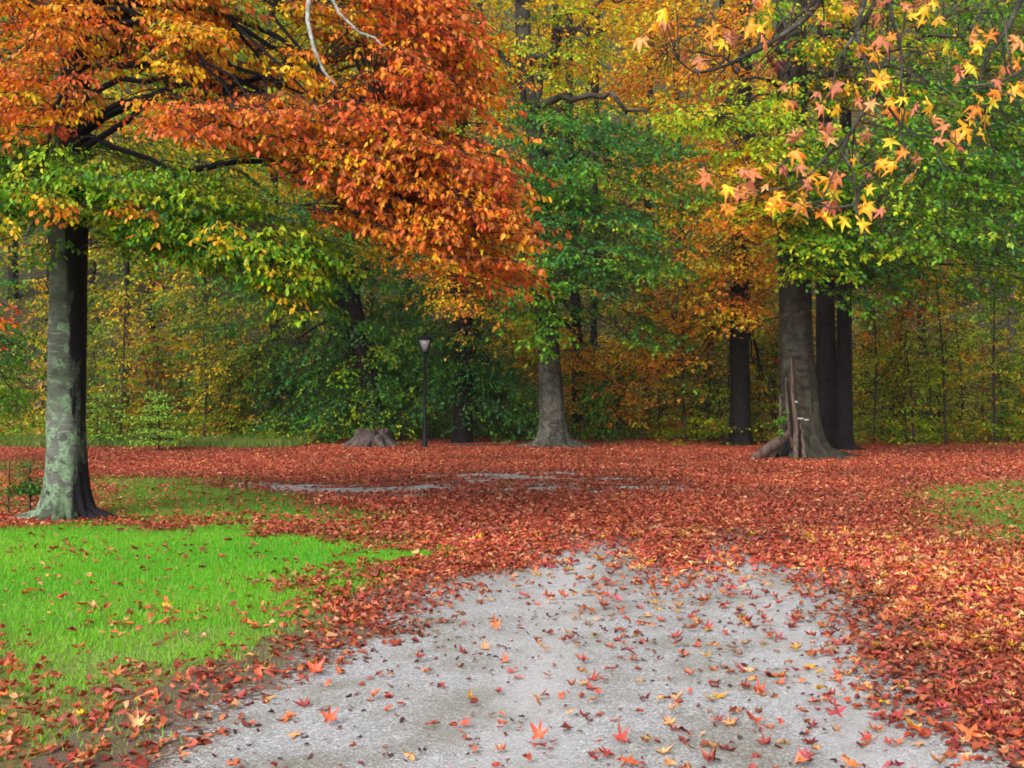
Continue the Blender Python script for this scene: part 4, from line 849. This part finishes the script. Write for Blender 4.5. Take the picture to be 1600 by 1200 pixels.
SC = dict(yellow=(.88, .66, .05), orange=(.85, .36, .05), salmon=(.78, .34, .14), rosy=(.56, .22, .12), green=(.58, .62, .04), dark=(.14, .03, .03), gold=(.88, .52, .04))
LF = [(1205, 15, 'yellow'), (1200, 0, 'orange'), (1115, 50, 'orange'), (1112, 70, 'salmon'), (1150, 55, 'rosy'), (1095, 95, 'rosy'), (1030, 45, 'orange'), (1040, 20, 'gold'), (1070, 85, 'rosy'), (1187, 45, 'yellow'), (1195, 70, 'orange'), (1155, 105, 'orange'), (1205, 95, 'dark'), (1215, 100, 'dark'),
      (1290, 28, 'green'), (1325, 15, 'orange'), (1380, 5, 'rosy'), (1365, 70, 'salmon'), (1350, 75, 'orange'), (1385, 65, 'rosy'), (1425, 25, 'yellow'), (1440, 35, 'gold'), (1430, 5, 'salmon'), (1460, 5, 'yellow'), (1465, 30, 'gold'), (1482, 75, 'green'), (1525, 50, 'orange'), (1528, 72, 'gold'), (1550, 55, 'orange'),
      (1515, 105, 'orange'), (1520, 108, 'green'), (1570, 110, 'salmon'), (1560, 130, 'rosy'), (1590, 65, 'salmon'), (1590, 100, 'orange'), (1530, 150, 'gold'), (1552, 160, 'yellow'), (1525, 170, 'orange'), (1605, 130, 'orange'),
      (1240, 135, 'gold'), (1298, 133, 'yellow'), (1235, 160, 'orange'), (1278, 145, 'rosy'), (1325, 138, 'yellow'), (1372, 128, 'yellow'), (1345, 155, 'orange'), (1285, 170, 'salmon'), (1362, 165, 'salmon'), (1410, 155, 'yellow'), (1400, 172, 'salmon'), (1428, 170, 'rosy'), (1390, 160, 'gold'), (1310, 172, 'gold'),
      (1240, 215, 'rosy'), (1250, 210, 'salmon'), (1295, 205, 'rosy'), (1340, 218, 'gold'), (1460, 188, 'salmon'), (1475, 200, 'salmon'), (1468, 220, 'salmon'), (1518, 190, 'yellow'), (1540, 188, 'yellow'), (1535, 210, 'yellow'), (1487, 228, 'green'),
      (1335, 248, 'yellow'), (1380, 255, 'gold'), (1375, 262, 'orange'), (1410, 240, 'orange'), (1395, 262, 'gold'), (1425, 275, 'salmon'), (1225, 262, 'rosy'), (1250, 262, 'rosy'), (1268, 275, 'gold'), (1310, 280, 'salmon'), (1103, 280, 'salmon'), (1172, 272, 'salmon'), (1175, 290, 'rosy'), (1170, 300, 'rosy'),
      (1138, 297, 'yellow'), (1215, 307, 'gold'), (1220, 318, 'orange'), (1305, 302, 'yellow'), (1360, 297, 'gold'), (1355, 325, 'gold'), (1137, 330, 'orange'), (1285, 335, 'orange'), (1318, 347, 'yellow'), (1350, 352, 'yellow'), (1280, 300, 'gold'), (1255, 318, 'gold'), (1195, 290, 'salmon')]
r = np.random.default_rng(8); LF += [(a_ + r.normal(0, 16), b_ + r.normal(0, 12), random.choice(['gold', 'salmon', 'orange', 'yellow', 'rosy'])) for a_, b_, _ in LF for _ in range(2) if r.uniform() < .42]
LF += [(r.uniform(1050, 1620), r.uniform(-90, -10), random.choice(['gold', 'orange', 'salmon', 'yellow'])) for _ in range(50)]
r = np.random.default_rng(21)
for p_ in list(t.limbpts):
    for _ in range(7):
        i_ = r.integers(4, len(p_) - 1); e = p_[i_] + np.array([r.normal(0, .2), r.normal(0, .1), -abs(r.normal(.08, .12)) + .03])
        c_ = curve(p_[i_], e, r.normal(0, .15), 9, .006, r); t.g.tubes(c_, np.linspace(.006, .0022, 9), 5); t.limbpts.append(c_)
allp = np.concatenate([p_ for p_ in t.limbpts])
pos = []; ax = []; nr = []; sz = []; col = []; pet = []
for px, py, cn in LF:
    pp = allp[np.argmin([abs(px - a_[0]) + abs(py - a_[1]) for a_ in [pix(*w_) for w_ in allp]])]; Y = float(np.clip(pp[1] + r.uniform(-.25, .25), 5.4, 6.6))
    c_ = P(px, py, Y); s_ = r.uniform(.06, .098); a_ = np.array([r.normal(0, .6), r.normal(-.35, .4), -1.]) ; a_ /= np.linalg.norm(a_)
    n_ = norm(np.array([r.normal(0, .9), -1 + r.normal(0, .6), .6 + r.normal(0, .4)])); pos.append(c_ - a_ * s_ * .3); ax.append(a_); nr.append(n_); sz.append(s_); col.append(np.array(SC[cn]) * r.uniform(.85, 1.15))
    pet.append(curve(pp, c_ - a_ * s_ * .55, -.02, 5))
lm = leaf_mesh('crown', np.array(pos), np.array(ax), np.array(nr), np.array(sz), np.array(col), STAR, r.uniform(-3.4, 1.5, len(pos)), np.array(col) * np.where(r.uniform(0, 1, (len(pos), 1)) < .6, np.array([[1., .62, .8]]), np.array([[1., 1.25, 1.]])), .045)
t.merge = True; t.tw.tubes(np.array(pet), np.broadcast_to(np.array([.0035, .003, .0025, .002, .0018]), (len(pet), 5)), 4)
t.done(); link('crown', lm, M_LEAF, t.root)

# ------------------------------------------------------------------ stump
x0, y0 = (582 - 800) / F * 28.8, 28.8
root = tag(empty('tree_stump', (x0, y0, gz1(x0, y0))), 'weathered grey tree stump with splayed roots left of the lamp post', 'stump')
g = Geo(); k = 12; z = np.linspace(-.1, .46, k); path = np.stack([np.full(k, x0), np.full(k, y0), root.location.z + z], -1)
RT = ((0, 1., .3), (55, .9, .3), (110, 1, .3), (175, 1.3, .3), (225, 1., .22), (262, 1., .2), (300, 1.1, .22), (335, 1., .25))
V = stem_rings(path, np.linspace(.5, .42, k), 72, .7, .16, RT, .09, 3); V[-1, :, 2] += .05 * np.sin(np.arange(72) * .9) ; g.grid(V)
for ang, amp, wd in RT:
    aa = math.radians(ang); dv = np.array([math.cos(aa), math.sin(aa), 0]); tt = np.linspace(0, 1, 9)[:, None]; pp = np.array([x0, y0, 0]) + dv * (.35 + .5 * amp * tt); pp[:, 2] = gz(pp[:, 0], pp[:, 1]) + .26 * (1 - tt[:, 0]) ** 1.6 - .02
    g.tubes(pp, .13 * (1 - tt[:, 0]) + .02, 8)
link('root_flare', g.mesh('root_flare'), bark_mat('stump_bark', (.085, .066, .06), (.02, .014, .013), None, bands=0., fine=1.5), root)
g = Geo(); c0 = np.array([x0, y0, root.location.z + .44]); g.grid(np.stack([V[-1] * 1.0, c0 + (V[-1] - c0) * .75 - [0, 0, .03], c0 + (V[-1] - c0) * .35 - [0, 0, .08], c0 + (V[-1] - c0) * .01 - [0, 0, .1]]) + [0, 0, .003])
link('cut_top', g.mesh('cut_top'), m_wood, root)

# fallen stick on the leaves right of the lamp
g = Geo(); pp = np.array([P(*q_) for q_ in [(700, 703, 29), (740, 704, 28.8), (800, 703.5, 29.2), (845, 701, 29.4)]]); pp[:, 2] = gz(pp[:, 0], pp[:, 1]) + .04
g.tubes(pp, np.array([.03, .045, .04, .02]), 7); o = link('fallen_branch', g.mesh('fallen_branch'), B_TWIG); tag(o, 'dark fallen branch lying on the leaves left of the centre beech', 'branch')

# ------------------------------------------------------------------ street lamp
LY = 28.2; lx = (664 - 800) / F * LY; top = P(661, 522, LY)[2]; gz0 = gz1(lx, LY)
m_iron, nt, b = plain('black_painted_iron', (.006, .006, .008), .65, .0, 60, .3)
b.inputs['Specular IOR Level'].default_value = .2
m_glass, nt, b = plain('frosted_lantern_glass', (.27, .27, .3), .35, 0, 12, .12); b.inputs['Transmission Weight'].default_value = .25
root = tag(empty('street_lamp', (lx, LY, gz0)), 'black post lamp with a tapered four sided lantern, unlit', 'street lamp')
def lathe(prof, seg, cx, cy, cz, rot=0):
    a = np.arange(seg) / seg * 2 * math.pi + rot
    return np.array([np.stack([cx + np.cos(a) * r_, cy + np.sin(a) * r_, np.full(seg, cz + z_)], -1) for r_, z_ in prof])
lt = top - gz0
g = Geo(); zb = lt - .5
g.grid(lathe([(.001, .0), (.13, .0), (.11, .05), (.08, .09), (.065, .3), (.058, .36), (.06, .4), (.042, .45), (.04, 1.4), (.034, zb - .12), (.055, zb - .1), (.055, zb - .07), (.035, zb - .05), (.03, zb), (.001, zb)], 20, lx, LY, gz0)); link('post', g.mesh('post'), m_iron, root)
q4 = math.pi / 4
g = Geo(); g.grid(lathe([(.001, zb), (.09, zb), (.10, zb + .02), (.08, zb + .035), (.001, zb + .035)], 4, lx, LY, gz0, q4)); 
for i in range(4):
    a = q4 + i * math.pi / 2; p0 = np.array([lx + math.cos(a) * .085, LY + math.sin(a) * .085, gz0 + zb + .03]); p1 = np.array([lx + math.cos(a) * .235, LY + math.sin(a) * .235, gz0 + zb + .36])
    g.tubes(np.stack([p0, (p0 + p1) / 2, p1]), np.array([.017] * 3), 6)
g.grid(lathe([(.22, zb + .35), (.25, zb + .35), (.255, zb + .37), (.23, zb + .38), (.215, zb + .37), (.22, zb + .35)], 4, lx, LY, gz0, q4)); link('lantern_frame', g.mesh('lantern_frame', False), m_iron, root)
g = Geo(); g.grid(lathe([(.001, zb + .036), (.078, zb + .037), (.218, zb + .355), (.001, zb + .357)], 4, lx, LY, gz0, q4)); link('glass', g.mesh('glass', False), m_glass, root)
g = Geo(); g.grid(lathe([(.001, zb + .381), (.27, zb + .381), (.27, zb + .39), (.17, zb + .43), (.07, zb + .46), (.035, zb + .47), (.001, zb + .472)], 4, lx, LY, gz0, q4)); cap = link('lamp_cap', g.mesh('lamp_cap', False), m_iron, root)
g = Geo(); g.grid(lathe([(.001, 0), (.03, .005), (.038, .035), (.02, .065), (.008, .09), (.001, .14)], 12, lx, LY, gz0 + zb + .47)); link('finial', g.mesh('finial'), m_iron, root)

# ------------------------------------------------------------------ thin haze volume, added for a soft glow over the wood
g = Geo(); x0, x1, y0_, y1_, z0, z1 = -200, 200, -100, 190, -2., 130.
V = np.array([[x0, y0_, z0], [x1, y0_, z0], [x1, y1_, z0], [x0, y1_, z0], [x0, y0_, z1], [x1, y0_, z1], [x1, y1_, z1], [x0, y1_, z1]])
hm = raw_mesh('haze', V, np.array([0, 3, 2, 1, 4, 5, 6, 7, 0, 1, 5, 4, 1, 2, 6, 5, 2, 3, 7, 6, 3, 0, 4, 7]), np.full(6, 4))
m = bpy.data.materials.new('glow_haze'); m.use_nodes = True; nt = m.node_tree; nt.nodes.clear()
vo = nt.nodes.new('ShaderNodeVolumePrincipled'); out = nt.nodes.new('ShaderNodeOutputMaterial'); nt.links.new(vo.outputs[0], out.inputs['Volume'])
vo.inputs['Color'].default_value = (.9, .93, .95, 1); vo.inputs['Density'].default_value = .0003
tag(link('haze', hm, m), 'thin added haze softening the wood', None, None, 'stuff')
